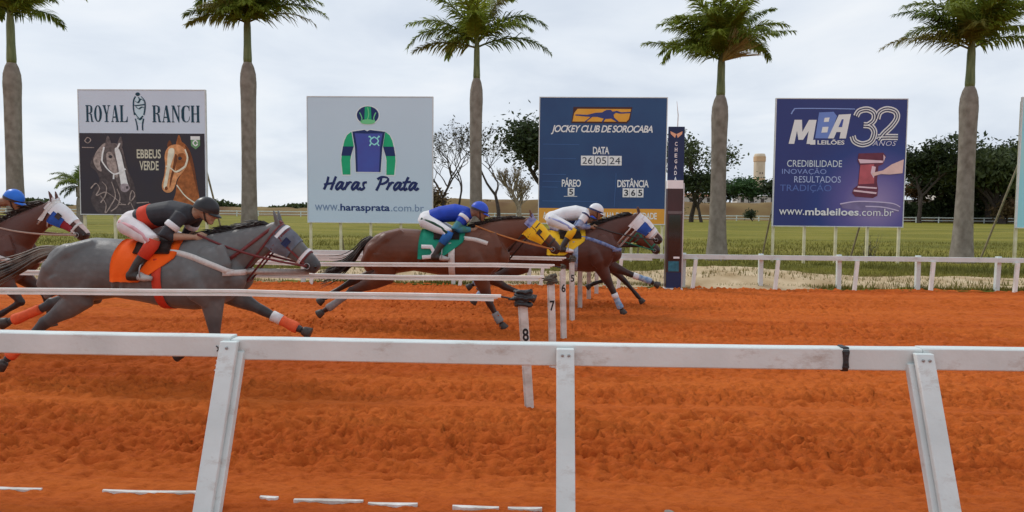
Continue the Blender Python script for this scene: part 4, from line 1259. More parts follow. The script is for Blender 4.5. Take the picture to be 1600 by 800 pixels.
tree('low bush on the bank right of the finish post', 28.5, 150, 3.6, 1.1, m_leaf[1], 1200, 0.26, 89, fork=0.15, clump=0.5, name='bush')

# far hedge that reads as one mass, left and right horizon
def hedge(label, x0, x1, y, h, m, seed, n):
    rs = np.random.RandomState(seed)
    V, F = [], []
    for i in range(n):
        x = rs.uniform(x0, x1); hh = h * (0.55 + 0.45 * math.sin(x * 0.21) * math.sin(x * 0.077 + 1) + 0.25 * rs.rand())
        c = Vector((x, y + rs.uniform(-2, 2), rs.rand() * max(0.4, hh)))
        a = Vector(rs.normal(size=3)).normalized(); b = a.cross(Vector(rs.normal(size=3))).normalized(); s_ = rs.uniform(0.25, 0.6)
        k = len(V)
        V += [c - a * s_, c + b * s_ * 0.6, c + a * s_, c - b * s_ * 0.6]
        F.append((k, k + 1, k + 2, k + 3))
    o = build('hedge', V, F, m, None, False, 'stuff')
    tag(o, label, 'hedge'); o.location.z = 1.0
hedge('low dark hedge along the left horizon behind the distant rail', -150, -52, 179, 2.6, m_leaf[1], 5, 9000)
hedge('dark undergrowth filling the space between the right hand trees', 66, 135, 166, 8.0, m_leaf[0], 6, 16000)
hedge('brown brush on the bank behind the bare trees', -40, 12, 178, 4.0, m_leaf[5], 7, 5000)

# weeds under the gavel billboard
def weeds(label, x, y, h, n, seed):
    rs = random.Random(seed)
    t_ = thing('weed', label, 'weed', (x, y, 0), 0, 'weeds growing behind the billboards')
    mb = MB(); V = MB()
    for i in range(n):
        a = rs.uniform(0, 6.283); ln = h * rs.uniform(0.5, 1.1); tl = rs.uniform(0.05, 0.5)
        d = Vector((math.cos(a) * tl, math.sin(a) * tl, 1)).normalized()
        q = d * ln
        b0 = Vector((rs.uniform(-.12, .12), rs.uniform(-.12, .12), -0.05))
        mb.tube([b0, b0 + q * 0.6, b0 + q + Vector((0, 0, -0.05))], [0.010, 0.007, 0.003], 4)
        for k in range(7):
            c = b0 + q * rs.uniform(0.25, 1.0)
            e_ = Vector((rs.gauss(0, 1), rs.gauss(0, 1), rs.gauss(0, 0.5))).normalized() * rs.uniform(0.06, 0.14)
            s_ = e_.cross(Vector((0, 0, 1))).normalized() * 0.02
            V.add([c, c + e_ * 0.5 + s_, c + e_, c + e_ * 0.5 - s_], [(0, 1, 2, 3)])
    mb.obj('stem', m_bark_pale, t_); V.obj('leaf', m_leaf[1], t_, kind='stuff')
weeds('clump of weeds behind the posts of the gavel billboard', 12.0, 27.2, 1.0, 26, 3)
weeds('dry weeds under the ROYAL RANCH billboard', -15.2, 26.2, 0.9, 14, 4)
weeds('weeds under the results billboard', 2.9, 26.3, 0.8, 12, 5)

# water tower and buildings far behind
wt = thing('water_tower', 'beige concrete water tower on the horizon', 'tower', (123.2, 420, 0))
m_conc = mat('tower_concrete', (0.68, 0.54, 0.38), 0.85, 0.14, 0.25, 0.2, 2, col2=(0.80, 0.68, 0.52), stretch=(1, 1, 0.4))
mb = MB(); mb.tube([(0, 0, 0), (0, 0, 22), (0, 0, 33.4), (0, 0, 34.2), (0, 0, 34.8)], [3.0, 3.05, 3.1, 3.0, 2.6], 28); mb.obj('shaft', m_conc, wt, False)
mb = MB(); mb.tube([(0, 0, 30.4), (0, 0, 30.45), (0, 0, 33.2), (0, 0, 33.25)], [3.1, 3.35, 3.35, 3.1], 28); mb.obj('tank_band', mat('tower_band', (0.66, 0.44, 0.26), 0.85, 0.15, 0.3), wt, False)
for k in range(5):
    mb = MB(); a = R(250 + k * 12); mb.box(-0.25, 0.25, -0.12, 0.12, 0, 0.9)
    o = mb.obj('window', mat('tower_window', (0.10, 0.08, 0.07), 0.6), wt); o.location = (3.1 * math.cos(a), 3.1 * math.sin(a), 21 + (k % 2) * 2.5); o.rotation_euler = (0, 0, a + math.pi / 2)
mb = MB(); mb.tube([(0, 0, 20.2), (0, 0, 20.3), (0, 0, 21.0), (0, 0, 21.05)], [3.05, 3.3, 3.3, 3.05], 28); mb.obj('ring', MATS['tower_band'], wt)

def house(label, x, y, z, wd, dp, h, wall, roof, rise=1.0):
    t_ = thing('house', label, 'house', (x, y, z), 0, 'low houses beyond the course')
    mb = MB(); mb.box(-wd / 2, wd / 2, 0, dp, -2, h); mb.obj('wall', wall, t_)
    mb = MB(); o_ = 0.5
    mb.add([(-wd / 2 - o_, -o_, h + .003), (wd / 2 + o_, -o_, h + .003), (wd / 2 + o_, dp + o_, h + .003), (-wd / 2 - o_, dp + o_, h + .003), (-wd / 2 - o_, dp / 2, h + rise), (wd / 2 + o_, dp / 2, h + rise)], [(0, 1, 5, 4), (2, 3, 4, 5), (0, 4, 3), (1, 2, 5), (0, 3, 2, 1)])
    mb.obj('roof', roof, t_)
    n = max(2, int(wd / 2.5))
    for k in range(n):
        mb = MB(); mb.box(-0.5, 0.5, -0.04, -0.003, 0.7, 1.9)
        o = mb.obj('window', MATS['tower_window'], t_); o.location = (-wd / 2 + wd * (k + 0.5) / n, 0, 0)
m_wall = mat('lime_wall', (0.66, 0.62, 0.56), 0.8, 0.12, 0.5); m_roof = mat('tin_roof', (0.50, 0.48, 0.45), 0.6, 0.15, 0.5); m_tile = mat('clay_roof', (0.33, 0.15, 0.08), 0.8, 0.2, 0.5)
house('white house with pale roof among the right hand trees', 99.3, 182, 5.0, 7.5, 6, 2.6, m_wall, m_roof)
house('long low shed behind the flower stalk palm', 46, 225, 4.2, 13, 6, 2.4, m_wall, m_tile)
house('low building under the water tower trees', 66, 226, 4.2, 12, 6, 2.6, m_wall, m_roof)
wl = thing('boundary_wall', 'long pale boundary wall on the bank below the right hand trees', 'wall', (92, 177, 0))
mb = MB(); mb.box(-10, 14, 0, 0.25, 2.0, 5.0); mb.obj('wall_panel', m_wall, wl)
mb = MB(); mb.box(-10.1, 14.1, -0.06, 0.31, 5.003, 5.15); mb.obj('coping', m_roof, wl)

# ================================================================== HORSES
TRUNK = [(-1.475, 1.06, 0.92, 0.05), (-1.43, 1.14, 0.85, 0.13), (-1.36, 1.21, 0.79, 0.20), (-1.22, 1.30, 0.74, 0.265), (-1.0, 1.355, 0.74, 0.29), (-0.78, 1.345, 0.775, 0.275), (-0.5, 1.31, 0.735, 0.295),
         (-0.25, 1.315, 0.685, 0.31), (0.0, 1.375, 0.665, 0.275), (0.19, 1.36, 0.69, 0.245), (0.34, 1.31, 0.77, 0.215), (0.45, 1.20, 0.88, 0.14), (0.49, 1.12, 0.97, 0.06)]
# head sections: distance from the poll along the head, offset across it, half depth, half width
HEAD = [(-0.07, 0.0, 0.07, 0.05), (-0.02, -0.005, 0.118, 0.078), (0.08, -0.012, 0.142, 0.098), (0.18, -0.004, 0.132, 0.098), (0.28, 0.006, 0.103, 0.080), (0.38, 0.010, 0.082, 0.064), (0.46, 0.006, 0.077, 0.062), (0.525, -0.002, 0.070, 0.060), (0.565, -0.008, 0.048, 0.044)]
m_hoof = mat('hoof', (0.06, 0.05, 0.045), 0.5, 0.3, 30)
m_eye = mat('horse_eye', (0.010, 0.007, 0.006), 0.08, 0.1, 5, spec=0.7)
m_leather = mat('dark_leather', (0.035, 0.024, 0.020), 0.45, 0.3, 30, spec=0.4)
m_strap_white = mat('white_webbing', (0.62, 0.60, 0.57), 0.7, 0.1, 40)

def coat_mat(name, body, dark, pale=None, dapple=0.0):
    """coat: body colour with the darker points (lower legs, muzzle) of the animal"""
    m = bpy.data.materials.new(name); m.use_nodes = True
    t = m.node_tree; p = t.nodes['Principled BSDF']
    p.inputs['Roughness'].default_value = 0.42
    p.inputs['Specular IOR Level'].default_value = 0.35
    p.inputs['Sheen Weight'].default_value = 0.12
    tx = t.nodes.new('ShaderNodeTexCoord')
    n1_ = tnoise(t, tx, 3.2, (1, 1, 1.4), 6, 0.6)
    r1 = tramp(t, n1_.outputs['Fac'], [(0.3, tuple(c * 0.78 for c in body)), (0.7, tuple(c * 1.18 for c in body))])
    at_ = t.nodes.new('ShaderNodeAttribute'); at_.attribute_name = 'points'
    dk = t.nodes.new('ShaderNodeRGB'); dk.outputs[0].default_value = (*dark, 1)
    res = tmix(t, r1.outputs[0], dk.outputs[0], at_.outputs['Fac'])
    if dapple:
        vo = t.nodes.new('ShaderNodeTexVoronoi'); vo.inputs['Scale'].default_value = 17
        t.links.new(tx.outputs['Object'], vo.inputs['Vector'])
        rv = tramp(t, vo.outputs['Distance'], [(0.1, (1 + dapple,) * 3), (0.5, (1 - dapple,) * 3)])
        res = tmix(t, res, rv.outputs[0], 0.8, 'MULTIPLY')
    t.links.new(res, p.inputs['Base Color'])
    nb_ = tnoise(t, tx, 120, (0.25, 1, 1), 4, 0.6)
    bp_ = t.nodes.new('ShaderNodeBump'); bp_.inputs['Strength'].default_value = 0.2; bp_.inputs['Distance'].default_value = 0.01
    t.links.new(nb_.outputs['Fac'], bp_.inputs['Height']); t.links.new(bp_.outputs[0], p.inputs['Normal'])
    return m

def ring_yz(c, d, a, b, n=22, pw=2.2):
    """ring across direction d (in the xz plane): a half width (y), b half depth"""
    d = Vector(d).normalized()
    v = Vector((-d.z, 0, d.x))
    r_ = []
    for j in range(n):
        an = 2 * math.pi * j / n
        c_, s_ = math.cos(an), math.sin(an)
        c_ = math.copysign(abs(c_) ** (2 / pw), c_); s_ = math.copysign(abs(s_) ** (2 / pw), s_)
        r_.append(Vector(c) + Vector((0, 1, 0)) * (a * c_) + v * (b * s_))
    return r_

class Horse:
    def __init__(s, label, loc, P, scale=1.0, rz=0.0):
        s.o = thing('horse', label, 'horse', loc, rz, 'racehorses galloping to the right')
        s.o.scale = (scale,) * 3
        s.P = P
        mb = MB()
        rings = []
        for x, zt, zb, a in TRUNK:
            c, b = (zt + zb) / 2, (zt - zb) / 2
            rg = []
            for j in range(26):
                an = 2 * math.pi * j / 26
                c_, s_ = math.cos(an), math.sin(an)
                k = 1.0 - 0.13 * max(0, s_) ** 2 - (0.10 * max(0, -s_) ** 2 if x < -0.6 else 0)
                rg.append(Vector((x, a * k * math.copysign(abs(c_) ** 0.88, c_), c + b * math.copysign(abs(s_) ** 0.95, s_))))
            rings.append(rg)
        mb.loft(rings)
        # neck
        poll, nose = Vector((P['poll'][0], 0, P['poll'][1])), Vector((P['nose'][0], 0, P['nose'][1]))
        base = Vector((0.10, 0, 1.06))
        hd = (nose - poll).normalized()
        hv = Vector((-hd.z, 0, hd.x))
        nk_end = poll - hv * 0.03 + hd * 0.03
        arch = P.get('arch', 0.03)
        nd = nk_end - base
        nn_ = Vector((-nd.z, 0, nd.x)).normalized()
        s.neck = []
        rings = []
        for u, b, a in ((0.0, 0.335, 0.215), (0.2, 0.285, 0.18), (0.42, 0.225, 0.135), (0.64, 0.178, 0.105), (0.84, 0.148, 0.088), (1.0, 0.13, 0.078)):
            c = base + nd * u + nn_ * arch * math.sin(u * math.pi)
            s.neck.append((c, b, a))
        for i, (c, b, a) in enumerate(s.neck):
            dd = s.neck[min(i + 1, 5)][0] - s.neck[max(i - 1, 0)][0]
            rings.append(ring_yz(c, dd, a, b, pw=2.0))
        mb.loft(rings)
        # head
        s.hd, s.hv, s.poll = hd, hv, poll
        rings = []
        for l, of, b, a in HEAD:
            rings.append(ring_yz(poll + hd * l + hv * of, hd, a, b, pw=2.3))
        mb.loft(rings)
        # cheek, brow, nostril bulges
        for sg in (-1, 1):
            mb.ball(poll + hd * 0.12 - hv * 0.055 + Vector((0, sg * 0.052, 0)), (0.085, 0.05, 0.085), 12, 8)
            mb.ball(poll + hd * 0.17 + hv * 0.060 + Vector((0, sg * 0.070, 0)), (0.04, 0.03, 0.032), 10, 6)
            mb.ball(poll + hd * 0.515 + hv * 0.02 + Vector((0, sg * 0.040, 0)), (0.04, 0.024, 0.034), 10, 6)
            eb = poll + hd * -0.01 + hv * 0.105 + Vector((0, sg * 0.045, 0))
            ed = (hv * 0.55 - hd * 0.75 + Vector((0, sg * 0.12, 0))).normalized()
            mb.tube([eb - ed * 0.04, eb + ed * 0.03, eb + ed * 0.08, eb + ed * 0.135], [(0.026, 0.024), (0.030, 0.022), (0.024, 0.018), (0.008, 0.008)], 8)
        mb.ball(poll + hd * 0.50 - hv * 0.045, (0.05, 0.042, 0.04), 10, 6)       # chin
        # muscles
        for sg in (-1, 1):
            mb.ball((0.20, sg * 0.165, 1.02), (0.20, 0.105, 0.27), 14, 10)        # shoulder
            mb.ball((-1.12, sg * 0.165, 1.05), (0.27, 0.125, 0.26), 14, 10)       # quarter
            mb.ball((0.40, sg * 0.09, 0.98), (0.13, 0.10, 0.14), 12, 8)           # breast
            mb.tube([(-0.02, sg * 0.235, 1.13), (0.06, sg * 0.262, 0.98), (0.13, sg * 0.245, 0.84), (0.18, sg * 0.19, 0.74)], [(0.03, 0.05), (0.045, 0.10), (0.045, 0.10), (0.03, 0.05)], 12)   # triceps
            mb.tube([(0.30, sg * 0.16, 1.30), (0.36, sg * 0.20, 1.12), (0.36, sg * 0.19, 0.96)], [(0.03, 0.05), (0.045, 0.075), (0.03, 0.05)], 12)
            mb.tube([(-0.92, sg * 0.12, 1.30), (-1.10, sg * 0.20, 1.22), (-1.30, sg * 0.20, 1.06), (-1.40, sg * 0.15, 0.90), (-1.36, sg * 0.14, 0.78)], [(0.05, 0.05), (0.085, 0.09), (0.08, 0.10), (0.06, 0.085), (0.04, 0.05)], 12)   # hamstring
            mb.tube([(-0.80, sg * 0.20, 1.20), (-0.90, sg * 0.235, 1.02), (-1.0, sg * 0.225, 0.84)], [(0.03, 0.06), (0.05, 0.10), (0.04, 0.08)], 12)         # thigh front
            for kr in range(5):
                xr_ = -0.30 - 0.085 * kr
                mb.tube([(xr_ + 0.06, sg * 0.262, 1.16), (xr_, sg * 0.290, 1.0), (xr_ - 0.05, sg * 0.262, 0.84)], [(0.018, 0.016), (0.020, 0.020), (0.016, 0.014)], 8)   # ribs
        s.legs = []
        for key in ('hn', 'hf', 'fn', 'ff'):
            sg = -1 if key[1] == 'n' else 1
            J = [Vector((x, sg * y, z)) for x, y, z in P[key]]
            if key[0] == 'h':
                hip, st, hk, ft, ho = J
                pts = [hip, hip.lerp(st, 0.55), st, st.lerp(hk, 0.35), st.lerp(hk, 0.72), hk, hk.lerp(ft, 0.25), hk.lerp(ft, 0.65), ft, ft.lerp(ho, 0.62)]
                rad = [(0.13, 0.24), (0.115, 0.20), (0.092, 0.150), (0.072, 0.108), (0.050, 0.070), (0.046, 0.062), (0.036, 0.046), (0.031, 0.036), (0.040, 0.043), (0.034, 0.036)]
                # point of hock
                bk = (st - hk).normalized() - (ft - hk).normalized()
                pr = ((hk - st).normalized() + (hk - ft).normalized())
                if pr.length > 0.05:
                    pr.normalize()
                    mb.ball(hk + pr * 0.028, (0.042, 0.032, 0.045), 10, 6)
            else:
                el, kn, ft, ho = J
                sh = Vector((0.18, el.y * 0.9, 0.98))
                pts = [sh, sh.lerp(el, 0.6), el, el.lerp(kn, 0.35), el.lerp(kn, 0.75), kn, kn.lerp(ft, 0.25), kn.lerp(ft, 0.65), ft, ft.lerp(ho, 0.62)]
                rad = [(0.10, 0.17), (0.098, 0.150), (0.085, 0.120), (0.066, 0.090), (0.045, 0.056), (0.046, 0.052), (0.036, 0.042), (0.030, 0.034), (0.039, 0.042), (0.033, 0.035)]
                mb.ball(kn, (0.050, 0.045, 0.052), 10, 6)
            mb.tube(pts, rad, 14)
            s.legs.append((key, J))
        me = fused(mb, 0.0135, 4, 0.5)
        # darker points as a colour attribute of the coat
        n = len(me.vertices)
        co = np.empty(n * 3, np.float32); me.vertices.foreach_get('co', co); co = co.reshape(-1, 3)
        pt = np.zeros(n, np.float32)
        for key, J in s.legs:
            a, b = np.array(J[-3]), np.array(J[-2])
            for (u, v) in ((J[-3], J[-2]), (J[-2], J[-1]), (J[-4].lerp(J[-3], 0.55), J[-3])):
                u, v = np.array(u), np.array(v)
                dd = v - u
                tt = np.clip(((co - u) @ dd) / (dd @ dd), 0, 1)
                ds = np.linalg.norm(co - (u + tt[:, None] * dd), axis=1)
                w_ = 1.0 if (v == np.array(J[-1])).all() or (u == np.array(J[-3])).all() else 0.6
                pt = np.maximum(pt, w_ * np.clip((0.105 - ds) / 0.045, 0, 1))
        mz = np.array(poll + hd * 0.54)
        pt = np.maximum(pt, np.clip((0.17 - np.linalg.norm(co - mz, axis=1)) / 0.08, 0, 1) * 0.9)
        me.attributes.new('points', 'FLOAT', 'POINT').data.foreach_set('value', pt)
        s.body = put('body', me, P['coat'], s.o)
        s.bvh = bvh_of(me)
        # hooves
        for key, J in s.legs:
            ft, ho = J[-2], J[-1]
            d = (ho - ft).normalized()
            h_ = MB()
            h_.tube([ho - d * 0.055, ho - d * 0.04, ho + d * 0.028, ho + d * 0.034], [(0.036, 0.038), (0.042, 0.046), (0.055, 0.062), (0.050, 0.056)], 12)
            h_.obj('hoof', m_hoof, s.o, True)
        for sg in (-1, 1):
            h_ = MB(); h_.ball(poll + hd * 0.175 + hv * 0.052 + Vector((0, sg * 0.090, 0)), (0.022, 0.013, 0.019), 10, 6)
            h_.obj('eye', m_eye, s.o, True)
            h_ = MB(); h_.ball(poll + hd * 0.535 + hv * 0.018 + Vector((0, sg * 0.058, 0)), (0.014, 0.008, 0.018), 8, 6)
            h_.obj('nostril', m_eye, s.o, True)
        s.hair()

    def hair(s):
        P = s.P
        rs = random.Random(P['seed'])
        # mane: locks from the crest, blown back
        mb = MB()
        pts = [c + Vector((-(s.neck[min(i + 1, 5)][0] - s.neck[max(i - 1, 0)][0]).normalized().z, 0, (s.neck[min(i + 1, 5)][0] - s.neck[max(i - 1, 0)][0]).normalized().x)) * b * 0.95 for i, (c, b, a) in enumerate(s.neck)]
        pts = smooth_path(pts[1:], 14)
        for i in range(150):
            q = rs.choice(pts) + Vector((rs.uniform(-.02, .02), rs.uniform(-.02, .02), -0.01))
            ln = rs.uniform(0.10, 0.20)
            d = Vector((-1, rs.uniform(-.25, .25), rs.uniform(0.0, 0.45))).normalized()
            mb.tube([q, q + d * ln * 0.5 + Vector((0, 0, 0.012)), q + d * ln + Vector((0, 0, -0.02))], [0.011, 0.009, 0.002], 4)
        mb.obj('mane', P['hair'], s.o, True)
        # tail
        mb = MB()
        ctrl = [Vector(q) for q in P['tail']]
        for i in range(120):
            k = rs.uniform(0.75, 1.05)
            off = Vector((0, rs.gauss(0, 0.035), rs.gauss(0, 0.035)))
            pp = []
            for j, c in enumerate(ctrl):
                f = j / (len(ctrl) - 1)
                pp.append(ctrl[0] + (c - ctrl[0]) * (1 - (1 - k) * f) + off * (0.35 + 1.5 * f) + Vector((0, 0, rs.gauss(0, 0.012) * f)))
            pp = smooth_path(pp, 3)
            mb.tube(pp, [0.013 * (1 - 0.85 * j / (len(pp) - 1)) for j in range(len(pp))], 4)
        mb.tube([ctrl[0] + Vector((0.08, 0, -0.03)), ctrl[0], ctrl[0].lerp(ctrl[1], 0.5), ctrl[1]], [0.05, 0.046, 0.04, 0.02], 8)
        mb.obj('tail', P.get('tail_hair', P['hair']), s.o, True)

    # --- tack shaped on the body surface
    def surf(s, c, d, off):
        """point of the body surface seen from outside along -d towards c, lifted by off"""
        d = Vector(d).normalized()
        h = s.bvh.ray_cast(Vector(c) + d * 1.2, -d, 1.2)
        if h[0] is None:
            return Vector(c) + d * 0.05
        return h[0] + d * off

    def patch(s, name, m, nx, fx, angs, off=0.012, th=0.010):
        """cloth laid over the trunk: fx(u, ang) -> x ; angs from the near hem over the back to the far hem (deg from top)"""
        top, bot = [], []
        na = len(angs)
        for i in range(nx + 1):
            for a in angs:
                x = fx(i / nx, a)
                d = (0, -math.sin(R(a)), math.cos(R(a)))
                q = s.surf((x, 0, 1.02), d, off)
                q2 = s.surf((x, 0, 1.02), d, off + th + 0.003 * math.sin(x * 37 + a * 0.13))
                bot.append(q); top.append(q2)
        n = len(top)
        F = []
        for i in range(nx):
            for j in range(na - 1):
                a, b, c, d_ = i * na + j, i * na + j + 1, (i + 1) * na + j + 1, (i + 1) * na + j
                F.append((a, b, c, d_)); F.append((n + d_, n + c, n + b, n + a))
        edge = [i * na for i in range(nx + 1)] + [nx * na + j for j in range(1, na)] + [i * na + na - 1 for i in range(nx - 1, -1, -1)] + [j for j in range(na - 2, 0, -1)]
        for k in range(len(edge)):
            a, b = edge[k], edge[(k + 1) % len(edge)]
            F.append((a, n + a, n + b, b))
        return build(name, top + bot, F, m, s.o, True)

    def side_strap(s, name, pts, wd, m, sides=(-1, 1), off=0.006):
        """flat strap running over the flank through (x, z) points, on both sides"""
        for sg in sides:
            mb = MB()
            path = smooth_path([Vector((x, 0, z)) for x, z in pts], 6)
            rings = []
            for i, q in enumerate(path):
                t_ = (path[min(i + 1, len(path) - 1)] - path[max(i - 1, 0)]).normalized()
                nn_ = Vector((-t_.z, 0, t_.x)) * wd / 2
                h = s.bvh.ray_cast(Vector((q.x, sg * 1.0, q.z)), Vector((0, -sg, 0)), 1.0)
                y = (h[0].y if h[0] is not None else sg * 0.05) + sg * off
                rings.append([Vector((q.x, y, q.z)) - nn_, Vector((q.x, y, q.z)) + nn_, Vector((q.x, y + sg * 0.008, q.z)) + nn_, Vector((q.x, y + sg * 0.008, q.z)) - nn_])
            mb.loft(rings)
            mb.obj(name, m, s.o, True)

    def loop(s, name, c, ax, wd, m, off=0.004, n=26):
        """strap right round the head, neck or girth: plane through c across direction ax"""
        ax = Vector(ax).normalized()
        u = Vector((0, 1, 0)); v = Vector((-ax.z, 0, ax.x))
        A, B = [], []
        rings = []
        for j in range(n + 1):
            an = 2 * math.pi * j / n
            d = u * math.cos(an) + v * math.sin(an)
            h = s.bvh.ray_cast(Vector(c) + d * 0.6, -d, 0.6)
            q = (h[0] if h[0] is not None else Vector(c) + d * 0.05) + d * off
            rings.append([q - ax * wd / 2, q + ax * wd / 2, q + ax * wd / 2 + d * 0.006, q - ax * wd / 2 + d * 0.006])
        mb = MB(); mb.loft(rings, cap=False)
        return mb.obj(name, m, s.o, True)

    def hp(s, l, o=0.0):
        return s.poll + s.hd * l + s.hv * o

    def hood(s, name, l0, l1, a0, a1, m, off=0.007, n=22, k=8):
        """part of a cloth hood on the head, between two stations, angles from the forehead (deg, both sides)"""
        mb = MB()
        rows = []
        for i in range(k + 1):
            c = s.hp(l0 + (l1 - l0) * i / k, -0.005)
            row = []
            for j in range(n + 1):
                an = R(a0 + (a1 - a0) * j / n)
                d = s.hv * math.cos(an) + Vector((0, 1, 0)) * math.sin(an)
                h = s.bvh.ray_cast(c + d * 0.5, -d, 0.5)
                q = (h[0] if h[0] is not None else c + d * 0.08)
                row.append((q + d * off, q + d * (off + 0.005)))
            rows.append(row)
        nv = (n + 1)
        V = [q[0] for r_ in rows for q in r_] + [q[1] for r_ in rows for q in r_]
        N_ = len(V) // 2
        F = []
        for i in range(k):
            for j in range(n):
                a, b, c, d = i * nv + j, i * nv + j + 1, (i + 1) * nv + j + 1, (i + 1) * nv + j
                F.append((d, c, b, a)); F.append((N_ + a, N_ + b, N_ + c, N_ + d))
        for j in range(n):
            F.append((j, N_ + j, N_ + j + 1, j + 1)); a = k * nv + j; F.append((a + 1, N_ + a + 1, N_ + a, a))
        for i in range(k):
            a, b = i * nv, (i + 1) * nv
            F.append((b, N_ + b, N_ + a, a)); a, b = i * nv + n, (i + 1) * nv + n; F.append((a, N_ + a, N_ + b, b))
        return build(name, V, F, m, s.o, True)

    def wrap(s, key, m, f0=0.15, f1=1.05, m2=None):
        """bandage round the cannon: from f0 (below knee or hock) to the fetlock"""
        J = dict(s.legs)[key]
        a, b, c = J[-3], J[-2], J[-1]
        mb = MB()
        pts, rad = [], []
        for i in range(9):
            f = f0 + (f1 - f0) * i / 8
            q = a.lerp(b, f) if f <= 1 else b.lerp(c, (f - 1) * 2)
            pts.append(q); r_ = 0.044 + 0.003 * (i % 2) + (0.006 if f > 0.85 else 0)
            rad.append((r_ - 0.002, r_ + 0.004))
        mb.tube(pts, rad, 14)
        o = mb.obj('leg_wrap', m, s.o, True)
        if m2:
            mb = MB(); mb.tube([a.lerp(b, f0 - 0.05), a.lerp(b, f0 + 0.28)], [(0.049, 0.053), (0.049, 0.053)], 14); mb.obj('boot_cuff', m2, s.o, True)
        return o

    def tack(s, strap, girth, cloth, bridle, cloth_x=(-0.69, -0.12), strap_pts=None, cloth_text=None):
        # saddle cloth, saddle, girth, breast strap, bridle
        x0, x1 = cloth_x
        angs = [-102, -92, -82, -70, -58, -46, -32, -18, -6, 6, 18, 32, 46, 58, 70, 82, 92, 102]
        def fx(u, a):
            lo = x0 + 0.03 * (1 - abs(a) / 102); hi = x1 + 0.05 - 0.34 * max(0, (abs(a) - 52) / 50) ** 1.3
            return lo + (hi - lo) * u
        s.patch('saddle_cloth', cloth, 12, fx, angs, 0.008)
        s.patch('saddle', m_leather, 8, lambda u, a: -0.50 + 0.34 * u + (0.02 if abs(a) > 30 else 0), [-52, -40, -28, -16, -5, 5, 16, 28, 40, 52], 0.026, 0.020)
        s.loop('girth', (-0.235, 0, 1.0), (1, 0, 0.0), 0.085, girth, 0.006, 34)
        sp_ = strap_pts or [(-0.26, 1.235), (-0.05, 1.225), (0.17, 1.16), (0.32, 1.10), (0.44, 1.045)]
        s.side_strap('breast_strap', sp_, 0.055, strap)
        if sp_[-1][0] > 0.4:
            rings = []
            zq = sp_[-1][1]
            for j in range(17):
                an = R(-90 + 180 * j / 16)
                d = Vector((math.cos(an), math.sin(an), 0))
                h = s.bvh.ray_cast(Vector((0.36, 0, zq)) + d * 0.8, -d, 0.8)
                q = (h[0] if h[0] is not None else Vector((0.36, 0, zq)) + d * 0.1) + d * 0.006
                zz_ = Vector((0, 0, 0.0275))
                rings.append([q - zz_, q + zz_, q + zz_ + d * 0.008, q - zz_ + d * 0.008])
            mb = MB(); mb.loft(rings); mb.obj('chest_strap', strap, s.o, True)
        s.loop('noseband', s.hp(0.40), s.hd, 0.028, bridle)
        s.loop('cheek_band', s.hp(0.03), s.hd, 0.022, bridle)
        s.loop('browband', s.hp(0.11, 0.02), s.hd, 0.018, bridle)
        for sg in (-1, 1):
            mb = MB()
            rings = []
            for i in range(9):
                c = s.hp(0.03 + 0.43 * i / 8, 0.02 - 0.05 * i / 8)
                h = s.bvh.ray_cast(c + Vector((0, sg * 0.5, 0)), Vector((0, -sg, 0)), 0.5)
                y = h[0].y if h[0] is not None else sg * 0.06
                q = Vector((c.x, y + sg * 0.004, c.z))
                rings.append([q - s.hv * 0.010, q + s.hv * 0.010, q + s.hv * 0.010 + Vector((0, sg * 0.006, 0)), q - s.hv * 0.010 + Vector((0, sg * 0.006, 0))])
            mb.loft(rings); mb.obj('cheekpiece', bridle, s.o)
            mb = MB(); c = s.hp(0.47, -0.03); mb.tube([c + Vector((0, sg * 0.068, 0)) + (s.hd * math.cos(a) + s.hv * math.sin(a)) * 0.028 for a in [k * 0.5236 for k in range(13)]], 0.005, 6)
            mb.obj('bit_ring', m_steel, s.o, True)

    def reins(s, hand, m, sag=0.03):
        for sg in (-1, 1):
            a = s.hp(0.47, -0.03) + Vector((0, sg * 0.07, 0)); b = Vector((hand[0], sg * abs(hand[1]), hand[2]))
            path = [a, a.lerp(b, 0.35) + Vector((0, sg * 0.05, -sag)), a.lerp(b, 0.7) + Vector((0, sg * 0.05, -sag)), b]
            pts = smooth_path(path, 6)
            mb = MB(); mb.tube(pts, [(0.004, 0.012)] * len(pts), 6); mb.obj('rein', m, s.o, True)

# ================================================================== JOCKEYS
m_skin = mat('skin_brown', (0.30, 0.165, 0.10), 0.5, 0.1, 20, spec=0.35)
m_skin2 = mat('skin_tan', (0.42, 0.25, 0.165), 0.5, 0.1, 20, spec=0.35)

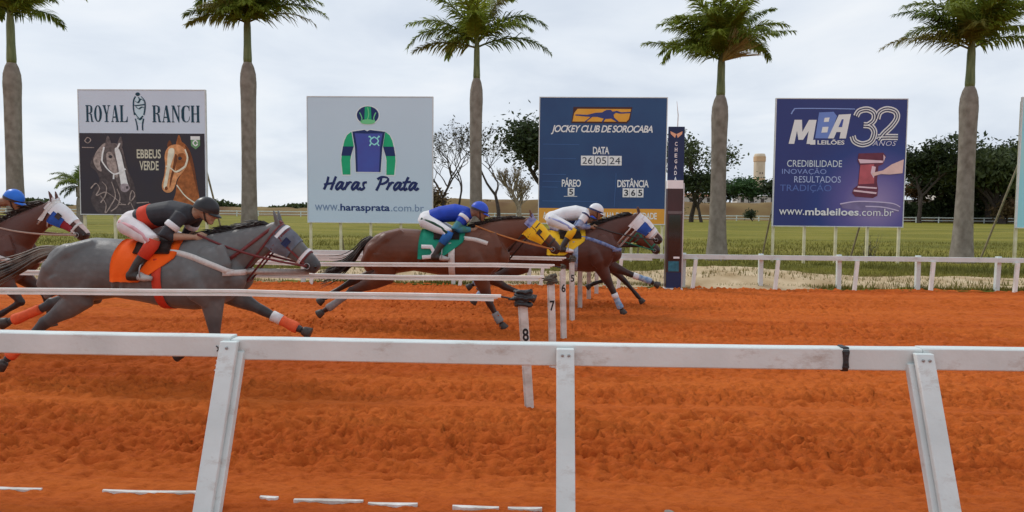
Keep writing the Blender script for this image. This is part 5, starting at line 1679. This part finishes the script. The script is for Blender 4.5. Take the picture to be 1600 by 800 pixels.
def jockey(label, horse, C, dz=0.0, head_dx=0.0, tuck=0.0):
    """crouched rider over the withers, in the horse's own coordinates"""
    t_ = thing('person', label, 'jockey', horse.o.location, horse.o.rotation_euler.z, 'jockeys riding the race')
    t_.scale = horse.o.scale
    V3 = lambda x, y, z: Vector((x, y, z + dz))
    hipc, mid, chest, shc = V3(-0.60, 0, 1.50), V3(-0.42, 0, 1.575), V3(-0.22, 0, 1.60), V3(-0.06, 0, 1.585 - tuck)
    neck, head = V3(0.015 + head_dx, 0, 1.605 - tuck), V3(0.105 + head_dx, 0, 1.635 - tuck)
    def limbs(sg):
        return dict(sh=V3(-0.06, sg * 0.155, 1.575 - tuck), el=V3(-0.20, sg * 0.235, 1.385), wr=V3(0.03, sg * 0.105, 1.372), hip=V3(-0.60, sg * 0.095, 1.48), kn=V3(-0.27, sg * 0.265, 1.335),
                    an=V3(-0.455, sg * 0.325, 1.045), toe=V3(-0.29, sg * 0.335, 0.995))
    body = MB()
    tor = lambda k: ([hipc + Vector((-0.07, 0, -0.05)), hipc, mid, chest, shc, shc + Vector((0.05, 0, 0.005))], [(0.10 + k, 0.07 + k), (0.145 + k, 0.112 + k), (0.128 + k, 0.098 + k), (0.155 + k, 0.112 + k), (0.165 + k, 0.085 + k), (0.08 + k, 0.055 + k)])
    body.tube(*tor(-0.012), 16)
    body.tube([shc, neck, head], [0.06, 0.055, 0.055], 10)
    # head, face looking forward and a little down
    fd = Vector((0.93, 0, -0.37)).normalized(); fu = Vector((0.37, 0, 0.93)).normalized()
    hc = head
    rings = []
    for l, a, b in ((-0.115, 0.03, 0.03), (-0.095, 0.055, 0.06), (-0.05, 0.072, 0.085), (0.0, 0.077, 0.098), (0.05, 0.07, 0.105), (0.085, 0.055, 0.095), (0.105, 0.035, 0.07)):
        rings.append([hc + fd * l + Vector((0, 1, 0)) * (a * math.cos(q)) + fu * (b * math.sin(q) - (0.012 if l > 0.04 else 0)) for q in [2 * math.pi * j / 14 for j in range(14)]])
    body.loft(rings)
    body.tube([hc + fd * 0.095 + fu * 0.015, hc + fd * 0.118 - fu * 0.012, hc + fd * 0.132 - fu * 0.032, hc + fd * 0.10 - fu * 0.04], [0.010, 0.014, 0.017, 0.012], 8)    # nose
    body.ball(hc + fd * 0.085 - fu * 0.098, (0.03, 0.03, 0.025), 8, 6)                 # chin
    body.tube([hc + fd * 0.104 - fu * 0.062 + Vector((0, y, 0)) for y in (-0.025, 0, 0.025)], [0.008, 0.011, 0.008], 6)   # lips
    for sg in (-1, 1):
        body.ball(hc + fd * -0.005 - fu * 0.005 + Vector((0, sg * 0.08, 0)), (0.022, 0.012, 0.032), 8, 6)    # ears
    for sg in (-1, 1):
        l = limbs(sg)
        body.tube([l['sh'] + Vector((0, -sg * 0.05, 0)), l['sh'], l['sh'].lerp(l['el'], 0.5), l['el'], l['el'].lerp(l['wr'], 0.3), l['el'].lerp(l['wr'], 0.75), l['wr']], [0.05, 0.052, 0.046, 0.040, 0.042, 0.032, 0.026], 10)
        # hand: palm, four curled fingers round the rein, thumb from the side
        w_ = l['wr']; d = (l['wr'] - l['el']).normalized(); si = Vector((0, -sg, 0)); dn = Vector((0, 0, -1))
        palm_c = w_ + d * 0.05
        body.tube([w_, w_ + d * 0.03, w_ + d * 0.085], [(0.024, 0.024), (0.018, 0.036), (0.015, 0.040)], 10)
        for k in range(4):
            r0 = w_ + d * 0.085 + Vector((0, 0, 0.030 - 0.021 * k))
            ln = (0.030, 0.034, 0.031, 0.024)[k]
            body.tube([r0 - d * 0.01, r0 + d * ln * 0.8 + si * 0.006, r0 + d * ln + si * 0.030, r0 + d * 0.006 + si * 0.042, r0 - d * 0.012 + si * 0.030], [0.0098, 0.0095, 0.009, 0.0085, 0.007], 7)
        th = w_ + d * 0.035 + Vector((0, 0, 0.034))
        body.tube([th, th + d * 0.022 + si * 0.020 + Vector((0, 0, 0.012)), th + d * 0.048 + si * 0.036 + Vector((0, 0, 0.004))], [0.012, 0.011, 0.008], 7)
        body.tube([l['hip'] + Vector((-0.02, -sg * 0.03, 0.0)), l['hip'], l['hip'].lerp(l['kn'], 0.5), l['kn'], l['kn'].lerp(l['an'], 0.35), l['an']], [0.08, 0.085, 0.070, 0.052, 0.048, 0.036], 12)
        body.tube([l['an'] + Vector((-0.03, 0, -0.02)), l['an'] + Vector((0.02, 0, -0.03)), l['toe']], [(0.032, 0.035), (0.036, 0.034), (0.036, 0.022)], 10)
    put('body', fused(body, 0.0085, 2, 0.4), C.get('skin', m_skin), t_)
    # racing shirt
    sh = MB(); sh.tube([hipc.lerp(mid, 0.35), mid, chest, shc, shc + Vector((0.055, 0, 0.01))], [(0.146, 0.114), (0.142, 0.112), (0.170, 0.124), (0.178, 0.100), (0.082, 0.066)], 18)
    for sg in (-1, 1):
        l = limbs(sg)
        sl = MB()
        sh.tube([l['sh'] + Vector((0, -sg * 0.06, 0)), l['sh'], l['sh'].lerp(l['el'], 0.6)], [0.066, 0.072, 0.064], 12)
        sl.tube([l['sh'].lerp(l['el'], 0.45), l['el'], l['el'].lerp(l['wr'], 0.25), l['el'].lerp(l['wr'], C.get('sleeve', 0.85))], [0.060, 0.056, 0.054, 0.038], 12)
        put('sleeve', fused(sl, 0.010, 2, 0.4), C.get('sleeves', C['shirt']), t_)
    put('shirt', fused(sh, 0.011, 3, 0.5), C['shirt'], t_)
    # breeches
    br_ = MB(); br_.tube([hipc + Vector((-0.085, 0, -0.06)), hipc + Vector((-0.03, 0, -0.015)), hipc, hipc.lerp(mid, 0.55)], [(0.10, 0.075), (0.150, 0.118), (0.160, 0.126), (0.135, 0.106)], 18)
    for sg in (-1, 1):
        l = limbs(sg)
        br_.tube([l['hip'] + Vector((-0.05, -sg * 0.03, 0.0)), l['hip'], l['hip'].lerp(l['kn'], 0.5), l['kn'] + Vector((-0.015, 0, 0.01)), l['kn'].lerp(l['an'], 0.25)], [0.095, 0.103, 0.086, 0.066, 0.056], 14)
    put('breeches', fused(br_, 0.011, 3, 0.5), C['breeches'], t_)
    if 'stripe' in C:
        for sg in (-1, 1):
            l = limbs(sg); st = MB()
            st.tube([l['hip'] + Vector((-0.06, sg * 0.066, 0.035)), l['hip'].lerp(l['kn'], 0.35) + Vector((0, sg * 0.082, 0.03)), l['hip'].lerp(l['kn'], 0.7) + Vector((0, sg * 0.070, 0.02)), l['kn'] + Vector((-0.02, sg * 0.062, 0.0))], [(0.012, 0.02)] * 4, 6)
            st.obj('stripe', C['stripe'], t_, True)
    for sg in (-1, 1):
        l = limbs(sg)
        if 'gaiter' in C:
            g_ = MB(); g_.tube([l['kn'] + Vector((0.0, 0, 0.02)), l['kn'].lerp(l['an'], 0.12), l['kn'].lerp(l['an'], 0.5)], [0.060, 0.065, 0.056], 12); g_.obj('gaiter', C['gaiter'], t_, True)
        bt = MB()
        bt.tube([l['kn'].lerp(l['an'], 0.28), l['kn'].lerp(l['an'], 0.32), l['kn'].lerp(l['an'], 0.7), l['an'] + Vector((0, 0, -0.01))], [0.052, 0.056, 0.049, 0.042], 12)
        bt.tube([l['an'] + Vector((-0.045, 0, -0.03)), l['an'] + Vector((0.01, 0, -0.03)), l['an'].lerp(l['toe'], 0.6) + Vector((0, 0, -0.008)), l['toe'] + Vector((0.02, 0, 0))], [(0.036, 0.042), (0.042, 0.045), (0.042, 0.034), (0.028, 0.020)], 12)
        boot_ = put('boot', fused(bt, 0.009, 2, 0.4), C.get('boot', m_leather), t_)
        if 'toe' in C:
            tb = MB(); tb.tube([l['an'].lerp(l['toe'], 0.45) + Vector((0, 0, -0.008)), l['an'].lerp(l['toe'], 0.75) + Vector((0, 0, -0.008)), l['toe'] + Vector((0.026, 0, 0))], [(0.047, 0.041), (0.044, 0.034), (0.026, 0.02)], 12); tb.obj('toe_cap', C['toe'], boot_, True)
        # stirrup iron and leather
        si_ = MB(); f = l['an'].lerp(l['toe'], 0.62)
        si_.tube([f + Vector((0.0, 0.055 * math.cos(a), 0.04 + 0.075 * math.sin(a))) for a in [k * 0.5236 for k in range(13)]], 0.006, 6)
        si_.obj('stirrup', m_steel, t_, True)
        le = MB(); le.tube([f + Vector((0, 0, 0.115)), V3(-0.34, sg * 0.315, 1.22) - Vector((0, 0, dz)) , Vector((-0.33, sg * 0.27, 1.27))], [(0.004, 0.012)] * 3, 6); le.obj('stirrup_leather', m_leather, t_)
        e_ = MB(); e_.ball(hc + fd * 0.094 + fu * 0.008 + Vector((0, sg * 0.030, 0)), (0.012, 0.014, 0.009), 8, 6); e_.obj('eye', m_eye, t_, True)
    # helmet with peak, rim band and chin strap
    hm = MB()
    rings = []
    for i in range(8):
        ph = R(6 + 84 * i / 7)
        rr = math.sin(ph)
        rings.append([hc + fu * (0.012 + 0.112 * math.cos(ph)) + fd * (0.122 * rr * math.cos(q)) + Vector((0, 1, 0)) * (0.098 * rr * math.sin(q)) for q in [2 * math.pi * j / 22 for j in range(22)]])
    rings.append([hc + fu * -0.012 + fd * (0.121 * math.cos(q)) + Vector((0, 1, 0)) * (0.097 * math.sin(q)) for q in [2 * math.pi * j / 22 for j in range(22)]])
    hm.loft(rings)
    hel = hm.obj('helmet', C['cap'], t_, True)
    pk = MB()
    rows = []
    for i in range(4):
        k = i / 3
        rows.append([hc + fu * (0.004 - 0.022 * k) + fd * ((0.112 + 0.055 * k) * math.cos(q)) + Vector((0, 1, 0)) * ((0.094 - 0.004 * k) * math.sin(q)) for q in [R(-62 + 124 * j / 12) for j in range(13)]])
    Vp = [q for r_ in rows for q in r_] + [q - fu * 0.006 for r_ in rows for q in r_]
    Fp = []
    for i in range(3):
        for j in range(12):
            a, b, c, d = i * 13 + j, i * 13 + j + 1, (i + 1) * 13 + j + 1, (i + 1) * 13 + j
            Fp += [(a, b, c, d), (52 + d, 52 + c, 52 + b, 52 + a)]
    for j in range(12):
        a = 39 + j; Fp.append((a, a + 1, 53 + a, 52 + a))
    build('helmet_peak', Vp, Fp, C.get('peak', C['cap']), hel, True)
    bd = MB(); bd.loft([[hc + fu * z + fd * (0.125 * math.cos(q)) + Vector((0, 1, 0)) * (0.101 * math.sin(q)) for q in [2 * math.pi * j / 22 for j in range(22)]] for z in (-0.014, 0.014)], cap=False)
    bd.obj('helmet_band', C.get('band', m_leather), hel, True)
    cs = MB(); cs.tube([hc + fd * 0.02 - fu * 0.01 + Vector((0, -0.085, 0)), hc + fd * 0.05 - fu * 0.08 + Vector((0, -0.062, 0)), hc + fd * 0.065 - fu * 0.125, hc + fd * 0.05 - fu * 0.08 + Vector((0, 0.062, 0)), hc + fd * 0.02 - fu * 0.01 + Vector((0, 0.085, 0))], [(0.004, 0.009)] * 5, 6)
    cs.obj('chin_strap', m_leather, hel)
    for nm, m, a, b, r_ in C.get('patches', ()):
        for sg in (-1, 1):
            l = limbs(sg)
            P_ = dict(sh=l['sh'], el=l['el'], wr=l['wr'], hip=hipc, mid=mid, chest=chest)
            q = MB(); A_, B_ = P_[a[0]].lerp(P_[a[1]], a[2]), P_[b[0]].lerp(P_[b[1]], b[2])
            if a[0] in ('hip', 'mid') and sg == 1:
                continue
            q.tube([A_, A_.lerp(B_, 0.15), A_.lerp(B_, 0.85), B_], [(r_[0] * 0.9, r_[1] * 0.9), r_, r_, (r_[0] * 0.9, r_[1] * 0.9)], 16)
            q.obj(nm, m, t_, True)
    return t_

# ---- the field ----
def legs(hn, hf, fn, ff, yh=0.15, yf=0.13):
    H0 = (-1.17, 0.16, 1.02)
    def hind(st, hk, ft, ho):
        return [H0] + [(x, yh, z) for x, z in (st, hk, ft, ho)]
    def fore(el, kn, ft, ho):
        return [(x, yf, z) for x, z in (el, kn, ft, ho)]
    return dict(hn=hind(*hn), hf=hind(*hf), fn=fore(*fn), ff=fore(*ff))

hair_dark = mat('hair_dark', (0.022, 0.018, 0.017), 0.55, 0.4, 20)
hair_bay = mat('hair_bay', (0.030, 0.018, 0.013), 0.55, 0.4, 20)
hair_grey = mat('hair_grey', (0.10, 0.09, 0.085), 0.6, 0.4, 6, col2=(0.25, 0.21, 0.17))
cloth_orange = mat('orange_cloth', (0.90, 0.115, 0.008), 0.75, 0.06, 8, 0.15, 60, 0.2)
cloth_green = mat('green_cloth', (0.015, 0.24, 0.15), 0.75, 0.1, 8, 0.15, 60, 0.2)
cloth_yellow = mat('yellow_cloth', (0.84, 0.50, 0.025), 0.75, 0.08, 8, 0.15, 60, 0.2)
cloth_blue = mat('blue_cloth', (0.03, 0.10, 0.42), 0.75, 0.1, 8, 0.15, 60, 0.2)
cloth_white = mat('white_cloth', (0.74, 0.73, 0.74), 0.75, 0.06, 8, 0.15, 60, 0.2)
cloth_red = mat('red_cloth', (0.62, 0.06, 0.03), 0.7, 0.1, 8, 0.15, 60, 0.2)
wrap_orange = mat('orange_wrap', (0.80, 0.13, 0.045), 0.75, 0.12, 20, 0.2, 60)
wrap_blue = mat('blue_wrap', (0.14, 0.30, 0.55), 0.75, 0.2, 20, 0.2, 60, col2=(0.42, 0.50, 0.60))

# grey, closest to the viewer
G = legs(hn=((-1.08, 0.76), (-1.42, 0.53), (-1.73, 0.245), (-1.86, 0.115)), hf=((-1.16, 0.79), (-1.55, 0.675), (-1.89, 0.53), (-2.04, 0.48)),
         fn=((0.21, 0.78), (0.235, 0.375), (-0.03, 0.285), (-0.13, 0.245)), ff=((0.27, 0.81), (0.62, 0.635), (0.90, 0.495), (1.04, 0.435)))
G.update(poll=(0.755, 1.425), nose=(1.19, 1.07), arch=0.035, seed=1, coat=coat_mat('coat_grey', (0.135, 0.133, 0.130), (0.045, 0.043, 0.045), dapple=0.10), hair=hair_dark, tail_hair=hair_grey,
         tail=[(-1.37, 0, 1.23), (-1.52, 0, 1.20), (-1.75, 0.02, 1.09), (-2.02, 0.03, 0.98), (-2.25, 0.04, 0.92)])
grey = Horse('grey horse galloping closest to the viewer under an orange saddle cloth', (-3.30, 7.02, 0.0), G)
grey.tack(m_strap_white, cloth_red, cloth_orange, mat('maroon_bridle', (0.16, 0.035, 0.035), 0.5, 0.2, 20))
grey.hood('blinker_hood', 0.04, 0.27, -150, 150, mat('grey_hood', (0.13, 0.14, 0.17), 0.8, 0.2, 14, 0.2, 60), 0.005)
grey.hood('hood_trim', 0.06, 0.095, -85, 85, cloth_white, 0.010, k=3)
grey.hood('blinker_cup', 0.155, 0.215, -92, -56, mat('navy_cup', (0.02, 0.03, 0.09), 0.7), 0.02, n=8, k=5)
grey.hood('noseband_fleece', 0.365, 0.395, -180, 180, cloth_white, 0.008, k=3)
grey.loop('halter_strap', (0.58, 0, 1.32), (0.6, 0, -0.75), 0.03, MATS['maroon_bridle'])
grey.reins((0.06, 0.10, 1.40), MATS['maroon_bridle'])
for k_ in ('hn', 'hf', 'ff'):
    grey.wrap(k_, wrap_orange, 0.30, 1.15, cloth_white if k_ == 'ff' else None)
jockey('jockey in black and red with white breeches, riding the grey horse', grey,
       dict(shirt=mat('shirt_black', (0.035, 0.036, 0.042), 0.7, 0.25, 10), breeches=mat('breeches_pink_white', (0.66, 0.60, 0.60), 0.7, 0.08, 10, col2=(0.74, 0.70, 0.71)), stripe=mat('stripe_pink', (0.62, 0.33, 0.36), 0.7), gaiter=cloth_red,
            cap=mat('cap_black', (0.022, 0.022, 0.025), 0.35, 0.2, 10), toe=mat('toe_grey', (0.42, 0.40, 0.38), 0.5), skin=m_skin2, sleeve=0.35,
            patches=[('waistband', cloth_red, ('hip', 'mid', 0.52), ('mid', 'chest', 0.15), (0.151, 0.122)), ('arm_patch', cloth_white, ('sh', 'el', 0.38), ('sh', 'el', 0.62), (0.070, 0.070))]))

# chestnut under the green cloth
Ch = legs(hn=((-1.16, 0.70), (-1.60, 0.50), (-1.90, 0.28), (-2.04, 0.19)), hf=((-1.22, 0.74), (-1.66, 0.61), (-1.98, 0.42), (-2.12, 0.32)),
          fn=((0.14, 0.70), (0.27, 0.345), (0.385, 0.145), (0.455, 0.045)), ff=((0.20, 0.72), (0.46, 0.555), (0.71, 0.465), (0.85, 0.405)))
Ch.update(poll=(0.76, 1.415), nose=(1.21, 1.045), arch=0.07, seed=2, coat=coat_mat('coat_chestnut', (0.120, 0.036, 0.015), (0.040, 0.016, 0.011)), hair=hair_bay,
          tail=[(-1.38, 0, 1.20), (-1.50, 0, 1.10), (-1.64, 0.02, 0.92), (-1.84, 0.02, 0.76), (-2.08, 0.04, 0.66)])
chest = Horse('chestnut horse with a yellow hood and green saddle cloth, behind the lane rails', (-0.93, 10.30, 0.0), Ch, 1.03)
chest.tack(m_strap_white, m_strap_white, cloth_green, m_leather, strap_pts=[(-0.08, 1.235), (0.08, 1.215), (0.24, 1.17)])
chest.hood('blinker_hood', 0.02, 0.31, -150, 150, cloth_yellow, 0.005, k=10)
chest.hood('ear_bonnet', -0.05, 0.05, -95, 95, mat('bonnet_blue', (0.06, 0.07, 0.30), 0.7, 0.3, 12, col2=(0.45, 0.45, 0.62)), 0.012, k=4)
chest.hood('blinker_cup', 0.155, 0.21, -92, -58, m_leather, 0.018, n=8, k=5)
mat('tan_leather', (0.45, 0.17, 0.05), 0.55, 0.2, 20)
chest.reins((0.06, 0.10, 1.40), MATS['tan_leather'], 0.02)
chest.wrap('fn', mat('wrap_grey', (0.24, 0.23, 0.23), 0.8, 0.2, 20), 0.55, 1.2)
chest.wrap('hn', MATS['wrap_grey'], 0.30, 1.1)
for sg in (-1, 1):
    mb = MB(); rr_ = []
    mb.tube([(-0.63, sg * 0.325, 1.12), (-0.50, sg * 0.335, 1.12), (-0.46, sg * 0.335, 1.05), (-0.50, sg * 0.335, 0.99), (-0.62, sg * 0.328, 0.98)], [(0.008, 0.028)] * 5, 8)
    mb.obj('cloth_number', cloth_white, chest.o, True)
jockey('jockey in royal blue with white breeches and blue cap, riding the chestnut', chest,
       dict(shirt=mat('shirt_blue', (0.015, 0.055, 0.42), 0.65, 0.2, 8), sleeves=mat('sleeve_green', (0.10, 0.30, 0.05), 0.65, 0.3, 8, col2=(0.03, 0.20, 0.45)), breeches=cloth_white, stripe=mat('stripe_dark_green', (0.012, 0.055, 0.03), 0.7), gaiter=mat('gaiter_blue', (0.02, 0.13, 0.42), 0.6),
            cap=mat('cap_blue', (0.03, 0.09, 0.58), 0.4, 0.15, 8), toe=MATS['toe_grey'], patches=[('arm_patch', cloth_white, ('sh', 'el', 0.1), ('sh', 'el', 0.3), (0.078, 0.078))]), dz=-0.03)

# the leader
Ld = legs(hn=((-1.10, 0.74), (-1.52, 0.58), (-1.76, 0.30), (-1.86, 0.17)), hf=((-1.16, 0.76), (-1.56, 0.66), (-1.84, 0.46), (-1.97, 0.38)),
          fn=((0.20, 0.74), (0.40, 0.355), (0.505, 0.125), (0.56, 0.03)), ff=((0.30, 0.79), (0.72, 0.62), (0.99, 0.53), (1.14, 0.46)))
Ld.update(poll=(0.74, 1.535), nose=(1.17, 1.16), arch=0.06, seed=3, coat=coat_mat('coat_dark_bay', (0.080, 0.024, 0.014), (0.022, 0.012, 0.010)), hair=hair_dark,
          tail=[(-1.36, 0, 1.25), (-1.52, 0, 1.18), (-1.74, 0.02, 1.02), (-1.98, 0.02, 0.86), (-2.15, 0.04, 0.80)])
lead = Horse('dark bay horse in the lead with blue and white hood and yellow saddle cloth', (0.83, 12.05, 0.0), Ld, 1.0)
lead.tack(mat('strap_blue', (0.05, 0.12, 0.40), 0.7, 0.2, 20, col2=(0.3, 0.36, 0.52)), wrap_blue, cloth_yellow, m_strap_white)
lead.hood('hood_white', -0.02, 0.13, -150, 150, cloth_white, 0.006)
lead.hood('blinker_hood', 0.13, 0.30, -150, 150, cloth_blue, 0.006)
lead.hood('hood_white', 0.06, 0.30, -55, 55, cloth_white, 0.012)
lead.hood('noseband_fleece', 0.31, 0.385, -180, 180, cloth_white, 0.014, k=3)
lead.hood('blaze', 0.40, 0.53, -32, 32, mat('pink_white_blaze', (0.60, 0.46, 0.42), 0.6, 0.1, 20), 0.002, n=8, k=4)
lead.reins((0.06, 0.10, 1.42), m_leather)
for k_ in ('hn', 'hf', 'fn', 'ff'):
    lead.wrap(k_, wrap_blue, 0.12, 1.15, cloth_white)
jockey('jockey in white with a white helmet, riding the leading horse', lead,
       dict(shirt=cloth_white, sleeves=mat('sleeve_blue_white', (0.05, 0.13, 0.42), 0.65, 0.3, 8, col2=(0.5, 0.54, 0.62)), breeches=cloth_white, stripe=mat('stripe_lilac', (0.28, 0.30, 0.52), 0.7), gaiter=cloth_yellow, cap=mat('cap_white', (0.76, 0.76, 0.78), 0.35, 0.05, 8),
            band=mat('band_navy', (0.03, 0.04, 0.12), 0.5), toe=cloth_white, patches=[('arm_band', MATS['band_navy'], ('sh', 'el', 0.02), ('sh', 'el', 0.14), (0.077, 0.077))]), dz=0.03, head_dx=0.0)

# second horse, just beyond the leader, head low
Md = legs(hn=((-1.10, 0.74), (-1.50, 0.60), (-1.80, 0.36), (-1.92, 0.24)), hf=((-1.16, 0.76), (-1.54, 0.64), (-1.84, 0.50), (-1.97, 0.44)),
          fn=((0.30, 0.78), (0.68, 0.42), (0.90, 0.17), (0.99, 0.06)), ff=((0.24, 0.78), (0.40, 0.42), (0.14, 0.34), (0.04, 0.28)))
Md.update(poll=(0.86, 1.29), nose=(1.30, 0.93), arch=0.03, seed=4, coat=coat_mat('coat_bay', (0.115, 0.036, 0.020), (0.022, 0.014, 0.012)), hair=hair_dark,
          tail=[(-1.36, 0, 1.25), (-1.52, 0, 1.18), (-1.74, 0.02, 1.02), (-1.98, 0.02, 0.86), (-2.15, 0.04, 0.80)])
second = Horse('bay horse mostly hidden beyond the leader, dark muzzle stretched low', (0.88, 13.35, 0.0), Md, 1.0)
second.tack(m_leather, m_leather, cloth_blue, mat('green_bridle', (0.02, 0.16, 0.10), 0.6, 0.2, 20))
second.reins((0.06, 0.10, 1.36), MATS['green_bridle'])
jockey('jockey in dark blue hidden behind the white jockey', second,
       dict(shirt=MATS['band_navy'], breeches=cloth_white, cap=MATS['cap_blue']), dz=-0.06, tuck=0.05)

# bay entering at the left edge
Lf = legs(hn=((-1.08, 0.76), (-1.38, 0.55), (-1.62, 0.24), (-1.74, 0.12)), hf=((-1.10, 0.78), (-1.46, 0.66), (-1.78, 0.50), (-1.92, 0.44)),
          fn=((0.22, 0.78), (0.44, 0.50), (0.20, 0.36), (0.10, 0.30)), ff=((0.26, 0.80), (0.56, 0.58), (0.62, 0.30), (0.64, 0.20)))
Lf.update(poll=(0.75, 1.625), nose=(1.22, 1.255), arch=0.05, seed=5, coat=coat_mat('coat_left_bay', (0.095, 0.030, 0.018), (0.025, 0.014, 0.012)), hair=hair_bay,
          tail=[(-1.36, 0, 1.25), (-1.52, 0, 1.20), (-1.74, 0.02, 1.06), (-1.98, 0.02, 0.90), (-2.15, 0.04, 0.84)])
left = Horse('bay horse with white blaze and white and blue hood entering at the left edge', (-6.64, 8.75, 0.0), Lf, 1.0)
left.tack(m_strap_white, m_strap_white, cloth_white, m_strap_white, strap_pts=[(-0.26, 1.235), (-0.05, 1.20), (0.17, 1.10), (0.32, 1.03), (0.46, 0.98)])
left.hood('hood_white', -0.03, 0.34, -96, 96, cloth_white, 0.007, k=9)
left.hood('hood_side', 0.0, 0.05, -150, 150, m_strap_white, 0.011, k=3)
left.hood('blinker_cup', 0.155, 0.215, -88, -58, m_leather, 0.022, n=8, k=5)
left.hood('blinker_hood', 0.10, 0.26, -138, -66, cloth_blue, 0.012, n=10)
left.hood('red_cheek', 0.26, 0.38, -130, -70, mat('cheek_red', (0.30, 0.03, 0.04), 0.7), 0.009, n=8, k=4)
left.hood('blaze', 0.33, 0.54, -34, 34, MATS['pink_white_blaze'], 0.002, n=8, k=5)
left.reins((0.06, 0.10, 1.42), mat('rein_tan', (0.42, 0.30, 0.24), 0.6, 0.1, 20))
jockey('jockey with a bright blue cap cut off at the left edge', left,
       dict(shirt=mat('shirt_purple', (0.06, 0.035, 0.22), 0.65, 0.3, 8), breeches=cloth_white, cap=mat('cap_bright_blue', (0.02, 0.16, 0.66), 0.35, 0.1, 8), gaiter=m_leather), dz=0.10, head_dx=0.19)

# clods thrown up behind the hooves
rs = random.Random(77)
mb = MB()
for (x, y) in ((-5.2, 6.9), (-5.6, 6.9), (-3.15, 10.2), (-3.4, 10.3), (-2.6, 10.2), (-1.2, 12.0), (-1.5, 12.1), (1.35, 12.0), (-0.5, 10.2), (-2.0, 11.9)):
    for k in range(16):
        c = Vector((x - abs(rs.gauss(0, 0.28)), y + rs.gauss(0, 0.12), abs(rs.gauss(0, 0.13)) + 0.02))
        r_ = rs.uniform(0.006, 0.022)
        mb.ball(c, (r_, r_ * rs.uniform(.6, 1), r_ * rs.uniform(.6, 1)), 6, 4)
o = mb.obj('dirt_clods', m_dirt, None, True, 'stuff')
tag(o, 'small clods of red dirt thrown up behind the hooves', 'dirt')
